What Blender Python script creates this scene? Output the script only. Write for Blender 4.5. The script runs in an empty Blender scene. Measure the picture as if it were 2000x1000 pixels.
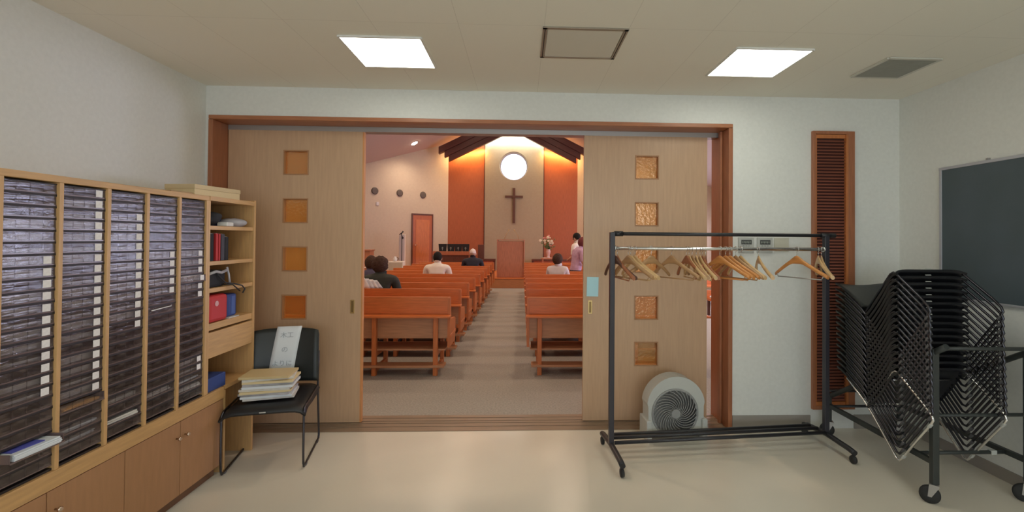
import bpy, bmesh, math, random
from mathutils import Vector, Matrix, noise
from math import sin, cos, pi, radians
random.seed(7)
SC = bpy.context.scene
COL = SC.collection

# ---------------------------------------------------------------- camera
F, CX, CY, YAW, PITCH, ROLL = 920.06, 1056.96, 455.53, 0.0405, 0.0120, 0.0077
cam = bpy.data.cameras.new('camera'); camo = bpy.data.objects.new('camera', cam); COL.objects.link(camo)
cam.sensor_width = 36; cam.lens = F / 2000 * 36
cam.shift_x = (1000 - CX) / 2000; cam.shift_y = (CY - 500) / 2000
cam.clip_start = 0.05; cam.clip_end = 200
_f = Vector((sin(YAW) * cos(PITCH), cos(YAW) * cos(PITCH), sin(PITCH)))
_r = Vector((cos(YAW), -sin(YAW), 0)); _u = Vector((-sin(YAW) * sin(PITCH), -cos(YAW) * sin(PITCH), cos(PITCH)))
_R = _r * cos(ROLL) + _u * sin(ROLL); _U = -_r * sin(ROLL) + _u * cos(ROLL)
camo.matrix_world = Matrix(((_R.x, _U.x, -_f.x, 0), (_R.y, _U.y, -_f.y, 0), (_R.z, _U.z, -_f.z, 1.5), (0, 0, 0, 1)))
SC.camera = camo
# ---------------------------------------------------------------- view, world
SC.view_settings.view_transform = 'Standard'; SC.view_settings.look = 'None'
SC.view_settings.gamma = 1; SC.view_settings.use_curve_mapping = False
SC.view_settings.exposure = 0.0
SC.cycles.use_denoising = True
SC.cycles.max_bounces = 10; SC.cycles.diffuse_bounces = 7; SC.cycles.transparent_max_bounces = 16
SC.cycles.sample_clamp_indirect = 4
W = bpy.data.worlds.new('daylight'); SC.world = W; W.use_nodes = True
W.node_tree.nodes['Background'].inputs[0].default_value = (.62, .72, 1, 1)
W.node_tree.nodes['Background'].inputs[1].default_value = 1.2
# light strengths
PANEL = 7.6        # ceiling light panels of the front room
NAVE_W = 112.0      # church downlights, watts
COVE_W = 13.0
WIN_W = 70.0
BACK_FILL_W = 52.0      # fill light from the unseen window added behind the viewer

# ---------------------------------------------------------------- materials
def mat(name, col, rough=.6, metal=0, spec=.5, emit=None, es=0, **kw):
    m = bpy.data.materials.new(name); m.use_nodes = True
    b = m.node_tree.nodes['Principled BSDF']
    b.inputs['Base Color'].default_value = (*col, 1); b.inputs['Roughness'].default_value = rough
    b.inputs['Metallic'].default_value = metal; b.inputs['Specular IOR Level'].default_value = spec
    if emit: b.inputs['Emission Color'].default_value = (*emit, 1); b.inputs['Emission Strength'].default_value = es
    return m
def nodes(m): return m.node_tree.nodes, m.node_tree.links, m.node_tree.nodes['Principled BSDF']
def vary(m, c1, c2, scale=3, stretch=(1, 1, 1), detail=4, bump=0, coords='Object', rough=None):
    n, l, b = nodes(m)
    tc = n.new('ShaderNodeTexCoord'); mp = n.new('ShaderNodeMapping'); mp.inputs['Scale'].default_value = stretch
    nz = n.new('ShaderNodeTexNoise'); nz.inputs['Scale'].default_value = scale; nz.inputs['Detail'].default_value = detail
    cr = n.new('ShaderNodeValToRGB'); cr.color_ramp.elements[0].color = (*c1, 1); cr.color_ramp.elements[1].color = (*c2, 1)
    cr.color_ramp.elements[0].position = .3; cr.color_ramp.elements[1].position = .7
    l.new(tc.outputs[coords], mp.inputs[0]); l.new(mp.outputs[0], nz.inputs['Vector']); l.new(nz.outputs[0], cr.inputs[0]); l.new(cr.outputs[0], b.inputs['Base Color'])
    if bump:
        bp = n.new('ShaderNodeBump'); bp.inputs['Strength'].default_value = bump; bp.inputs['Distance'].default_value = .002
        l.new(nz.outputs[0], bp.inputs['Height']); l.new(bp.outputs[0], b.inputs['Normal'])
    return m
def wood(name, c, amt=.18, stretch=(1, 1, 12), rough=.42, scale=6):
    m = mat(name, c, rough)
    inv = tuple(1.0 / s * max(stretch) for s in stretch)
    st = tuple(max(stretch) / s for s in stretch)
    c1 = tuple(x * (1 - amt) for x in c); c2 = tuple(min(1, x * (1 + amt)) for x in c)
    return vary(m, c1, c2, scale, st, 6)
M = {}
M['wall'] = vary(mat('white_wall_paper', (.74, .745, .705), .85), (.72, .725, .685), (.76, .765, .725), 40, bump=.15)
M['lintelwall'] = M['wall']
def ceil_mat():
    m = mat('ceiling_board', (.82, .79, .70), .9); n, l, b = nodes(m)
    tc = n.new('ShaderNodeTexCoord'); mp = n.new('ShaderNodeMapping')
    mp.inputs['Location'].default_value = (-.112, -.70, 0)
    br = n.new('ShaderNodeTexBrick'); br.offset = 0; br.inputs['Scale'].default_value = 1; br.inputs['Brick Width'].default_value = .465
    br.inputs['Row Height'].default_value = 1.84; br.inputs['Mortar Size'].default_value = .0016; br.inputs['Mortar Smooth'].default_value = .3
    br.inputs['Color1'].default_value = (.82, .79, .70, 1); br.inputs['Color2'].default_value = (.81, .785, .69, 1); br.inputs['Mortar'].default_value = (.68, .65, .57, 1)
    l.new(tc.outputs['Object'], mp.inputs[0]); l.new(mp.outputs[0], br.inputs[0]); l.new(br.outputs[0], b.inputs['Base Color'])
    return m
M['ceiling'] = ceil_mat()
M['floor'] = vary(mat('beige_vinyl_floor', (.70, .65, .55), .25), (.68, .63, .53), (.73, .68, .575), 1.2, detail=5)
M['carpet'] = vary(mat('grey_carpet', (.25, .21, .18), .95), (.25, .23, .20), (.36, .33, .285), 60, detail=6, bump=.3)
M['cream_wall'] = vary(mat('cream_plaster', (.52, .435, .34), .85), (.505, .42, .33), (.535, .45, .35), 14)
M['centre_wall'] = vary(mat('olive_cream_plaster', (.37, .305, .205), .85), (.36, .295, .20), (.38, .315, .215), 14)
M['church_ceiling'] = mat('pale_roof_board', (.52, .42, .375), .9)
M['door'] = wood('pale_birch_veneer', (.54, .35, .215), .05, (1, 1, 14), .4, 5)
M['door_edge'] = wood('orange_edge_wood', (.60, .27, .10), .12, (1, 1, 12), .4)
M['frame'] = wood('red_brown_frame_wood', (.36, .135, .062), .14, (1, 1, 10), .4)
M['lintel'] = wood('red_brown_lintel_wood', (.40, .155, .07), .14, (10, 1, 1), .4)
M['louver'] = wood('red_louver_wood', (.24, .075, .045), .15, (8, 1, 1), .45)
M['cabinet'] = wood('honey_oak', (.56, .33, .135), .10, (1, 12, 1), .42)
M['cabinet_v'] = wood('honey_oak_upright', (.58, .345, .145), .10, (1, 1, 12), .42)
M['cab_door'] = wood('brown_melamine_door', (.40, .205, .095), .06, (1, 1, 8), .5)
M['pew'] = wood('orange_pew_wood', (.56, .155, .038), .14, (10, 1, 1), .38)
M['pew_v'] = wood('orange_pew_upright', (.50, .145, .038), .14, (1, 1, 10), .4)
M['pew_low'] = wood('faded_pew_panel', (.42, .20, .10), .12, (10, 1, 1), .45)
M['panel'] = wood('orange_wall_panel', (.38, .105, .040), .14, (1, 1, 16), .45, 5)
M['beam'] = wood('dark_red_beam', (.075, .018, .012), .2, (8, 1, 1), .45)
M['podium'] = wood('cherry_podium', (.40, .145, .07), .2, (1, 1, 12), .35)
M['darkwood'] = wood('dark_walnut', (.11, .038, .022), .2, (1, 1, 8), .4)
M['cross'] = wood('cross_wood', (.105, .04, .022), .2, (1, 1, 8), .45)
M['black'] = mat('black_powder_coat', (.022, .022, .026), .38)
M['rack'] = mat('charcoal_rack_tube', (.035, .033, .042), .35)
M['plastic_black'] = mat('black_plastic_shell', (.012, .012, .014), .42)
M['mesh_black'] = mat('black_chair_back', (.016, .019, .018), .45)
M['chairtube'] = mat('dark_chrome_tube', (.085, .085, .10), .3, 1)
M['chrome'] = mat('chrome', (.8, .8, .8), .18, 1)
M['brass'] = mat('brushed_brass', (.70, .50, .22), .3, 1)
M['nickel'] = mat('nickel_knob', (.62, .50, .40), .22, 1)
M['alu'] = mat('grey_aluminium', (.42, .40, .38), .4, .6)
M['alu_dark'] = mat('dark_grey_glide', (.10, .10, .105), .5)
M['rubber'] = mat('black_rubber', (.02, .02, .02), .7)
M['dark'] = mat('shadow_recess', (.015, .013, .012), .8)
M['cart'] = mat('dark_green_grey_cart', (.035, .04, .038), .5)
M['white'] = mat('white_plastic', (.75, .74, .70), .45)
M['offwhite'] = mat('pale_grey_plastic', (.50, .51, .48), .5)
M['card'] = vary(mat('white_name_card', (.72, .68, .66), .6), (.78, .75, .74), (.86, .83, .82), 90)
M['paper'] = vary(mat('white_paper', (.66, .63, .58), .7), (.55, .53, .49), (.72, .69, .64), 30, (1, 1, 6))
M['sheet'] = mat('white_sheet', (.72, .76, .80), .6)
M['blue_sheet'] = mat('blue_sheet', (.09, .10, .45), .55)
M['orange_sheet'] = mat('orange_sheet', (.75, .42, .16), .55)
M['note'] = mat('light_blue_note', (.46, .74, .82), .6)
M['green_board'] = vary(mat('slate_board', (.075, .10, .115), .6), (.07, .095, .105), (.085, .11, .13), 3)
M['display'] = mat('dark_display', (.07, .075, .07), .3)
M['beige_plate'] = mat('beige_plate', (.56, .54, .44), .5)
M['cream_box'] = mat('cream_cardboard', (.72, .58, .33), .7)
M['unit'] = vary(mat('smoky_brown_acrylic', (.10, .062, .055), .35), (.085, .05, .046), (.125, .08, .07), 12)
M['lamp'] = mat('light_diffuser', (.9, .9, .9), .5, emit=(.98, 1, .89), es=PANEL)
M['vent'] = mat('vent_grey', (.36, .36, .31), .7)
M['red'] = mat('red_cloth', (.50, .028, .03), .6)
M['blue'] = mat('dark_blue_cloth', (.03, .06, .22), .6)
M['greycloth'] = vary(mat('pale_grey_cloth', (.42, .40, .42), .8), (.3, .29, .31), (.5, .48, .5), 12, bump=.4)
M['blackcloth'] = mat('black_cloth', (.018, .018, .022), .85)
M['skin'] = mat('skin', (.55, .32, .22), .55)
M['hair_black'] = vary(mat('black_hair', (.02, .016, .015), .75, spec=.2), (.006, .005, .005), (.018, .014, .012), 40, (1, 1, 4), bump=.5)
M['hair_brown'] = vary(mat('grey_brown_hair', (.10, .06, .045), .8, spec=.12), (.035, .019, .013), (.085, .048, .034), 35, (1, 1, 4), bump=.5)
M['hair_red'] = vary(mat('reddish_hair', (.14, .035, .035), .8, spec=.15), (.10, .025, .028), (.20, .055, .055), 35, (1, 1, 4), bump=.5)
M['hair_white'] = mat('thin_white_hair', (.66, .56, .50), .7)
M['shirt_white'] = mat('white_shirt', (.75, .68, .60), .8)
M['shirt_grey'] = mat('pale_grey_shirt', (.58, .54, .55), .8)
M['shirt_lilac'] = vary(mat('lilac_blouse', (.48, .30, .42), .8), (.42, .26, .38), (.54, .35, .47), 20)
M['suit'] = mat('dark_suit', (.018, .018, .03), .8)
M['dark_coat'] = mat('dark_olive_coat', (.03, .033, .026), .85)
M['navy_coat'] = mat('slate_coat', (.075, .065, .11), .85)
M['trouser'] = mat('dark_trousers', (.03, .03, .035), .85)
M['leaf'] = mat('leaf_green', (.09, .15, .045), .6)
M['petal_cream'] = mat('cream_petals', (.72, .62, .45), .6)
M['petal_pink'] = mat('pink_petals', (.62, .24, .20), .6)
M['vase'] = mat('pink_glaze_vase', (.62, .42, .38), .3)
M['roundpane'] = mat('daylit_round_pane', (.9, .9, .9), .5, emit=(.86, .90, 1), es=3)
M['winpane'] = mat('daylit_frosted_pane', (.9, .9, .9), .5, emit=(.72, .76, 1), es=5.0)
M['warmtube'] = mat('warm_tube_light', (.9, .9, .9), .5, emit=(1, .62, .22), es=18)
M['whitetube'] = mat('white_tube_light', (.9, .9, .9), .5, emit=(1, .93, .78), es=14)
M['downlamp'] = mat('downlight_lamp', (.9, .9, .9), .5, emit=(1, .82, .6), es=60)
def amber():
    m = mat('amber_textured_glass', (.95, .52, .16), .18); n, l, b = nodes(m)
    out = n['Material Output']
    tr = n.new('ShaderNodeBsdfTransparent'); tr.inputs[0].default_value = (.92, .70, .38, 1)
    rf = n.new('ShaderNodeBsdfTranslucent'); rf.inputs[0].default_value = (.85, .52, .14, 1)
    gl = n.new('ShaderNodeBsdfGlossy'); gl.inputs['Roughness'].default_value = .15; gl.inputs[0].default_value = (.9, .8, .6, 1)
    df = n.new('ShaderNodeBsdfDiffuse'); df.inputs[0].default_value = (.34, .24, .12, 1)
    tc = n.new('ShaderNodeTexCoord'); vo = n.new('ShaderNodeTexNoise'); vo.inputs['Scale'].default_value = 45; vo.inputs['Detail'].default_value = 2
    bp = n.new('ShaderNodeBump'); bp.inputs['Strength'].default_value = .9; bp.inputs['Distance'].default_value = .004
    l.new(tc.outputs['Object'], vo.inputs['Vector']); l.new(vo.outputs[0], bp.inputs['Height'])
    for s in (rf, gl, df): l.new(bp.outputs[0], s.inputs['Normal'])
    a = n.new('ShaderNodeMixShader'); a.inputs[0].default_value = .14; l.new(tr.outputs[0], a.inputs[1]); l.new(rf.outputs[0], a.inputs[2])
    d = n.new('ShaderNodeMixShader'); d.inputs[0].default_value = .12; l.new(a.outputs[0], d.inputs[1]); l.new(df.outputs[0], d.inputs[2])
    g = n.new('ShaderNodeMixShader'); g.inputs[0].default_value = .14; l.new(d.outputs[0], g.inputs[1]); l.new(gl.outputs[0], g.inputs[2])
    l.new(g.outputs[0], out.inputs[0]); return m
M['amber'] = amber()
def clear():
    m = mat('clear_tray_plastic', (.5, .5, .5), .1); n, l, b = nodes(m); out = n['Material Output']
    tr = n.new('ShaderNodeBsdfTransparent'); tr.inputs[0].default_value = (.86, .85, .86, 1)
    gl = n.new('ShaderNodeBsdfGlossy'); gl.inputs['Roughness'].default_value = .12
    df = n.new('ShaderNodeBsdfDiffuse'); df.inputs[0].default_value = (.26, .205, .18, 1)
    tc = n.new('ShaderNodeTexCoord'); mp = n.new('ShaderNodeMapping'); mp.inputs['Scale'].default_value = (1, 1, 5)
    nz = n.new('ShaderNodeTexNoise'); nz.inputs['Scale'].default_value = 14; nz.inputs['Detail'].default_value = 5
    rp = n.new('ShaderNodeValToRGB'); rp.color_ramp.elements[0].position = .45; rp.color_ramp.elements[0].color = (.06, .06, .06, 1); rp.color_ramp.elements[1].position = .72; rp.color_ramp.elements[1].color = (.42, .42, .42, 1)
    bp = n.new('ShaderNodeBump'); bp.inputs['Strength'].default_value = .6; bp.inputs['Distance'].default_value = .003
    l.new(tc.outputs['Object'], mp.inputs[0]); l.new(mp.outputs[0], nz.inputs['Vector']); l.new(nz.outputs[0], rp.inputs[0]); l.new(nz.outputs[0], bp.inputs['Height'])
    l.new(bp.outputs[0], gl.inputs['Normal'])
    a = n.new('ShaderNodeMixShader'); l.new(rp.outputs[0], a.inputs[0]); l.new(tr.outputs[0], a.inputs[1]); l.new(df.outputs[0], a.inputs[2])
    g = n.new('ShaderNodeMixShader'); g.inputs[0].default_value = .045; l.new(a.outputs[0], g.inputs[1]); l.new(gl.outputs[0], g.inputs[2])
    l.new(g.outputs[0], out.inputs[0]); return m
M['clear'] = clear()
M['cleardull'] = mat('smoky_tray_plastic', (.15, .105, .10), .2)

# ---------------------------------------------------------------- mesh helpers
class MB:
    def __init__(s): s.bm = bmesh.new()
    def box(s, x0, x1, y0, y1, z0, z1, bev=0, mtx=None):
        vs = [s.bm.verts.new(v) for v in ((x0, y0, z0), (x1, y0, z0), (x1, y1, z0), (x0, y1, z0), (x0, y0, z1), (x1, y0, z1), (x1, y1, z1), (x0, y1, z1))]
        fs = [s.bm.faces.new([vs[i] for i in f]) for f in ((0, 3, 2, 1), (4, 5, 6, 7), (0, 1, 5, 4), (1, 2, 6, 5), (2, 3, 7, 6), (3, 0, 4, 7))]
        if bev:
            es = list({e for f in fs for e in f.edges})
            r = bmesh.ops.bevel(s.bm, geom=es, offset=bev, segments=2, affect='EDGES', profile=.5)
            vs = list({v for f in r['faces'] for v in f.verts} | {v for v in vs if v.is_valid})
        if mtx: bmesh.ops.transform(s.bm, matrix=mtx, verts=vs)
        return s
    def tube(s, pts, r, seg=10, closed=False, caps=True):
        pts = [Vector(p) for p in pts]; n = len(pts); rings = []
        rr = r if isinstance(r, (list, tuple)) else [r] * n
        prev = None
        for i, p in enumerate(pts):
            if closed: t = pts[(i + 1) % n] - pts[i - 1]
            else: t = pts[min(i + 1, n - 1)] - pts[max(i - 1, 0)]
            t.normalize()
            if prev is None:
                a = Vector((0, 0, 1)) if abs(t.z) < .9 else Vector((1, 0, 0)); u = t.cross(a).normalized()
            else: u = (prev - t * prev.dot(t)).normalized()
            prev = u; v = t.cross(u)
            rings.append([s.bm.verts.new(p + (u * cos(2 * pi * k / seg) + v * sin(2 * pi * k / seg)) * rr[i]) for k in range(seg)])
        m = n if closed else n - 1
        for i in range(m):
            A, B = rings[i], rings[(i + 1) % n]
            for k in range(seg):
                f = s.bm.faces.new((A[k], A[(k + 1) % seg], B[(k + 1) % seg], B[k])); f.smooth = True
        if caps and not closed: s.bm.faces.new(rings[0][::-1]); s.bm.faces.new(rings[-1])
        return s
    def lathe(s, prof, seg=24, c=(0, 0, 0), axis='z', flat=False):
        c = Vector(c); rings = []
        for r, h in prof:
            ring = []
            for k in range(seg):
                a = 2 * pi * k / seg; x, y = r * cos(a), r * sin(a)
                v = {'z': (x, y, h), 'y': (x, h, y), 'x': (h, x, y)}[axis]
                ring.append(s.bm.verts.new(c + Vector(v)))
            rings.append(ring)
        for A, B in zip(rings, rings[1:]):
            for k in range(seg):
                f = s.bm.faces.new((A[k], A[(k + 1) % seg], B[(k + 1) % seg], B[k])); f.smooth = not flat
        s.bm.faces.new(rings[0][::-1]); s.bm.faces.new(rings[-1]); return s
    def ell(s, c, r, seg=20, rings=12, mtx=None):
        r = Vector(r) if not isinstance(r, (int, float)) else Vector((r, r, r))
        m = Matrix.Translation(Vector(c)) @ (mtx or Matrix()) @ Matrix.Diagonal((r.x, r.y, r.z, 1))
        o = bmesh.ops.create_uvsphere(s.bm, u_segments=seg, v_segments=rings, radius=1, matrix=m)
        for v in o['verts']:
            for f in v.link_faces: f.smooth = True
        return s
    def prism(s, poly, a0, a1, axis='y'):
        # poly 2D points extruded along axis
        def P(u, v, a): return {'y': (u, a, v), 'x': (a, u, v), 'z': (u, v, a)}[axis]
        A = [s.bm.verts.new(P(u, v, a0)) for u, v in poly]; B = [s.bm.verts.new(P(u, v, a1)) for u, v in poly]
        n = len(poly)
        s.bm.faces.new(A); s.bm.faces.new(B[::-1])
        for i in range(n): s.bm.faces.new((A[i], B[i], B[(i + 1) % n], A[(i + 1) % n]))
        return s
    def sheet(s, rows, th, smooth=True):
        # grid of points -> slab of thickness th along normals
        g = [[Vector(p) for p in r] for r in rows]; R, Cn = len(g), len(g[0])
        top, bot = [], []
        for i in range(R):
            ta, ba = [], []
            for j in range(Cn):
                du = g[i][min(j + 1, Cn - 1)] - g[i][max(j - 1, 0)]; dv = g[min(i + 1, R - 1)][j] - g[max(i - 1, 0)][j]
                nn = du.cross(dv).normalized() * th / 2
                ta.append(s.bm.verts.new(g[i][j] + nn)); ba.append(s.bm.verts.new(g[i][j] - nn))
            top.append(ta); bot.append(ba)
        def q(a, b, c, d):
            f = s.bm.faces.new((a, b, c, d)); f.smooth = smooth
        for i in range(R - 1):
            for j in range(Cn - 1):
                q(top[i][j], top[i][j + 1], top[i + 1][j + 1], top[i + 1][j]); q(bot[i][j], bot[i + 1][j], bot[i + 1][j + 1], bot[i][j + 1])
        for j in range(Cn - 1):
            s.bm.faces.new((top[0][j], bot[0][j], bot[0][j + 1], top[0][j + 1])); s.bm.faces.new((top[-1][j], top[-1][j + 1], bot[-1][j + 1], bot[-1][j]))
        for i in range(R - 1):
            s.bm.faces.new((top[i][0], top[i + 1][0], bot[i + 1][0], bot[i][0])); s.bm.faces.new((top[i][-1], bot[i][-1], bot[i + 1][-1], top[i + 1][-1]))
        return s
    def build(s, name, m, parent=None, label=None, smooth=None):
        bmesh.ops.recalc_face_normals(s.bm, faces=s.bm.faces)
        me = bpy.data.meshes.new(name); s.bm.to_mesh(me); s.bm.free()
        me.materials.append(M[m] if isinstance(m, str) else m)
        o = bpy.data.objects.new(name, me); COL.objects.link(o)
        if parent: o.parent = parent
        if label: o['label'] = label
        return o
def tag(o, label, cat, group=None, kind=None):
    o['label'] = label; o['category'] = cat
    if group: o['group'] = group
    if kind: o['kind'] = kind
    return o
def empty(name, loc, rz=0, label=None, cat=None, group=None):
    o = bpy.data.objects.new(name, None); COL.objects.link(o); o.location = loc; o.rotation_euler = (0, 0, rz); o.empty_display_size = .1
    if label: tag(o, label, cat, group)
    return o
def struct(o): o['kind'] = 'structure'; return o
KIDS = {}
def kids(o): return [c for c in bpy.data.objects if c.parent == o]
def dup(o, parent=None):
    c = o.copy(); COL.objects.link(c); c.parent = parent
    for ch in kids(o): dup(ch, c)
    return c

# ================================================================ THE SETTING: front room
XL, XR, D0, ZC = -2.424, 3.055, 3.694, 2.655
YB = -3.2
DW = 4.03                       # far face of the dividing wall
b = MB(); b.box(XL - .1, XR + .1, YB - .1, DW - .17, -.1, 0); struct(b.build('floor', 'floor'))
b = MB(); b.box(XL - .1, XR + .1, YB - .1, D0 + .02, ZC, ZC + .1); struct(b.build('ceiling', 'ceiling'))
b = MB(); b.box(XL - .1, XL, YB, D0 + .01, 0, ZC); struct(b.build('wall_left', 'wall'))
b = MB(); b.box(XR, XR + .1, YB, D0 + .01, 0, ZC); struct(b.build('wall_right', 'wall'))
b = MB(); b.box(XL - .1, -1.6, YB - .1, YB, 0, ZC); b.box(2.4, XR + .1, YB - .1, YB, 0, ZC); b.box(-1.6, 2.4, YB - .1, YB, 0, .9); b.box(-1.6, 2.4, YB - .1, YB, 2.25, ZC)
struct(b.build('wall_behind', 'wall'))
t = empty('window_6', (.4, YB - .06, .9)); struct(t)  # unseen window added behind the viewer to lift the room's brightness
MB().box(-2, 2, -.01, 0, 0, 1.35).build('window_pane', mat('added_window_pane', (.9, .9, .9), .4, emit=(.72, .84, 1), es=1.6), t)
b = MB()
for x in (-2, -1.015, -.015, .985, 1.97): b.box(x, x + .03, .001, .04, 0, 1.35)
b.box(-2, 2, .001, .04, 0, .03); b.box(-2, 2, .001, .04, 1.32, 1.35); b.build('window_frame', 'alu', t)
l = bpy.data.lights.new('window_daylight', 'AREA'); l.shape = 'RECTANGLE'; l.size = 3.9; l.size_y = 1.3; l.energy = BACK_FILL_W; l.color = (.80, .90, 1)  # area fill for the added window, tilted up to brighten ceiling and back wall
lo = bpy.data.objects.new('window_daylight', l); COL.objects.link(lo); lo.location = (.4, YB + .03, 1.575); lo.rotation_euler = (radians(100), 0, 0)
FX0, FX1, FZ = -2.394, 1.672, 2.427
b = MB(); b.box(-6.65, FX0, D0, DW, 0, FZ); b.box(FX1, 5.95, D0, DW, 0, FZ); b.box(-6.65, 5.95, D0, DW, FZ, 3.0)
struct(b.build('wall_back', 'wall'))
b = MB(); b.box(FX1 + .005, 2.31, D0 - .012, D0, 0, .11); b.box(2.67, XR - .013, D0 - .012, D0, 0, .11)
struct(b.build('baseboard_back', mat('grey_baseboard', (.30, .27, .24), .5)))
b = MB(); b.box(XR - .012, XR, -3, D0 - .013, 0, .075); struct(b.build('baseboard_right', bpy.data.materials['grey_baseboard']))

# big door frame
t = empty('door_frame', ((FX0 + FX1) / 2, D0, 0)); struct(t)
cxm = (FX0 + FX1) / 2
b = MB(); b.box(FX0 - cxm - .002, FX0 - cxm + .032, -.015, .33, 0, FZ - .032, .003); b.build('jamb', 'frame', t)
b = MB(); b.box(FX1 - cxm - .032, FX1 - cxm + .002, -.015, .33, 0, FZ - .032, .003); b.box(FX1 - cxm - .052, FX1 - cxm - .034, .10, .14, 0, FZ - .034, .002); b.build('jamb', 'frame', t)
b = MB(); b.box(FX0 - cxm - .002, FX1 - cxm + .002, -.015, .33, FZ - .03, FZ + .001, .003); b.build('lintel', 'lintel', t)
b = MB(); b.box(FX0 - cxm + .034, FX1 - cxm - .034, .17, .30, FZ - .062, FZ - .031); b.box(FX0 - cxm + .034, FX1 - cxm - .034, .168, .175, FZ - .07, FZ - .062)
b.build('door_track', 'alu', t)
t.name = 'trim_1'
b = MB(); b.box(FX0 + .03, FX1 - .03, D0 + .01, D0 + .335, 0, .004)
for y in (.09, .16, .205, .27): b.box(FX0 + .032, FX1 - .032, D0 + y, D0 + y + .012, .004, .008)
struct(b.build('trim_2', wood('threshold_wood', (.26, .18, .12), .12, (10, 1, 1), .4)))

# sliding doors, window squares at the same heights
WZ = [2.088, 1.70, 1.312, .925, .545]
def sliding_door(name, x0, x1, wx, yc, pull_x, edge_side):
    t = empty(name, ((x0 + x1) / 2, yc, .012)); struct(t)
    c = (x0 + x1) / 2; H = 2.352; th = .019; hw = .1
    bm = MB()
    wl, wr = wx - c - hw, wx - c + hw
    bm.box(x0 - c, wl, -th, th, 0, H); bm.box(wr, x1 - c, -th, th, 0, H)
    zs = [0]
    for z in sorted(WZ): zs += [z - hw, z + hw]
    zs.append(H)
    for k in range(0, len(zs), 2): bm.box(wl, wr, -th, th, zs[k], zs[k + 1])
    bmesh.ops.remove_doubles(bm.bm, verts=bm.bm.verts, dist=1e-4)
    bm.build('door_leaf', 'door', t)
    ex = x1 - c if edge_side > 0 else x0 - c
    MB().box(ex - (.006 if edge_side > 0 else .0), ex + (.0 if edge_side < 0 else .006) + (.006 if edge_side < 0 else 0) * 0 + (0), -th - .001, th + .001, 0, H - .01, 0).build('edge_strip', 'door_edge', t) if edge_side > 0 else MB().box(ex - .004, ex + .002, -th - .001, th + .001, 0, H - .01).build('edge_strip', 'door', t)
    for z in WZ:
        fr = MB()
        f = .009
        fr.box(wl, wr, -th - .004, th + .004, z - hw, z - hw + f); fr.box(wl, wr, -th - .004, th + .004, z + hw - f, z + hw)
        fr.box(wl, wl + f, -th - .004, th + .004, z - hw + f, z + hw - f); fr.box(wr - f, wr, -th - .004, th + .004, z - hw + f, z + hw - f)
        fo = fr.build('window_frame', 'cab_door', t)
        MB().box(wl + f, wr - f, .004, .009, z - hw + f, z + hw - f).build('pane', 'amber', fo)
    px = pull_x - c
    p = MB(); p.box(px - .017, px + .017, -th - .003, -th, .875, .985, .001)
    po = p.build('door_pull', 'brass', t, 'brass recessed pull')
    MB().box(px - .009, px + .009, -th - .0035, -th - .0025, .885, .975).build('recess', mat('pull_recess', (.25, .16, .06), .4, .8), po)
    return t
sliding_door('door_1', -2.357, -1.290, -1.824, 3.885, -1.363, 1)
sliding_door('door_2', .512, 1.540, 1.032, 3.885, .565, -1)

# louvred panel on the back wall
t = empty('door_3', (2.491, D0, .16)); struct(t)
b = MB(); b.box(-.172, -.147, -.03, 0, 0, 2.222, .003); b.box(.118, .172, -.03, 0, 0, 2.222, .003)
b.box(-.147, .118, -.03, 0, 2.197, 2.222, .002); b.box(-.147, .118, -.03, 0, 0, .03, .002); b.build('casing', 'frame', t)
b = MB(); b.box(-.145, -.137, -.022, -.002, .03, 2.195); b.box(.098, .116, -.034, -.002, .03, 2.195, .002); b.box(-.137, .098, -.022, -.002, 2.165, 2.195, .002)
b.box(-.137, .098, -.022, -.002, .03, .06); b.build('louvre_frame', wood('orange_stile', (.50, .17, .05), .15, (1, 1, 10)), t)
b = MB(); n = 84
for k in range(n):
    z = .065 + (2.16 - .065) * k / n
    b.box(-.137, .098, -.008, .008, -.0015, .0015, mtx=Matrix.Translation((0, -.014, z + .008)) @ Matrix.Rotation(radians(48), 4, 'X'))
b.build('louvre_slats', 'louver', t)
MB().box(-.146, .117, -.0018, 0, .03, 2.19).build('louvre_backing', mat('louvre_backing', (.06, .018, .012), .8), t)

# ceiling lights
def ceiling_light(x, y, label):
    t = empty('ceiling_light', (x, y, ZC - .012), 0, label, 'ceiling light', 'square ceiling lights')
    b = MB(); h = .235
    for s in (-1, 1):
        b.box(-h, h, s * h - .006, s * h + .006, 0, .011); b.box(s * h - .006, s * h + .006, -h, h, 0, .011)
    b.build('frame', 'white', t)
    MB().box(-.229, .229, -.229, .229, .003, .010).build('diffuser', 'lamp', t)
ceiling_light(-.825, 2.955, 'glowing square ceiling light panel left of the ceiling hatch')
ceiling_light(1.51, 2.985, 'glowing square ceiling light panel right of the ceiling hatch')
for x, y in ((-.825, .9), (1.51, .9), (-.825, -1.2), (1.51, -1.2)):
    ceiling_light(x, y, 'glowing square ceiling light panel %s, on the %s' % ('above the viewer' if y > 0 else 'at the back of the room', 'left' if x < 0 else 'right'))
t = empty('ceiling_hatch', (.341, 2.757, ZC - .008), 0, 'square access hatch with metal frame in the ceiling', 'ceiling hatch')
b = MB(); h = .236
for s in (-1, 1): b.box(-h, h, s * (h - .012) * .91 - .011, s * (h - .012) * .91 + .011, 0, .0075, .001); b.box(s * (h - .012) - .012, s * (h - .012) + .012, -h * .91, h * .91, 0, .0075, .001)
b.build('hatch_frame', mat('hatch_aluminium', (.33, .28, .22), .45, .3), t)
b = MB()
for s in (-1, 1): b.box(s * .2235 - .0025, s * .2235 + .0025, -.2, .2, -.001, .0005)
b.build('groove', 'dark', t)
MB().box(-.208, .208, -.19, .19, .002, .0075).build('hatch_panel', mat('hatch_board', (.66, .63, .55), .9), t)
t = empty('ceiling_vent', (2.46, 3.02, ZC - .010), 0, 'grey square air vent in the ceiling right of the lights', 'ceiling vent')
b = MB(); h = .17
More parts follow.
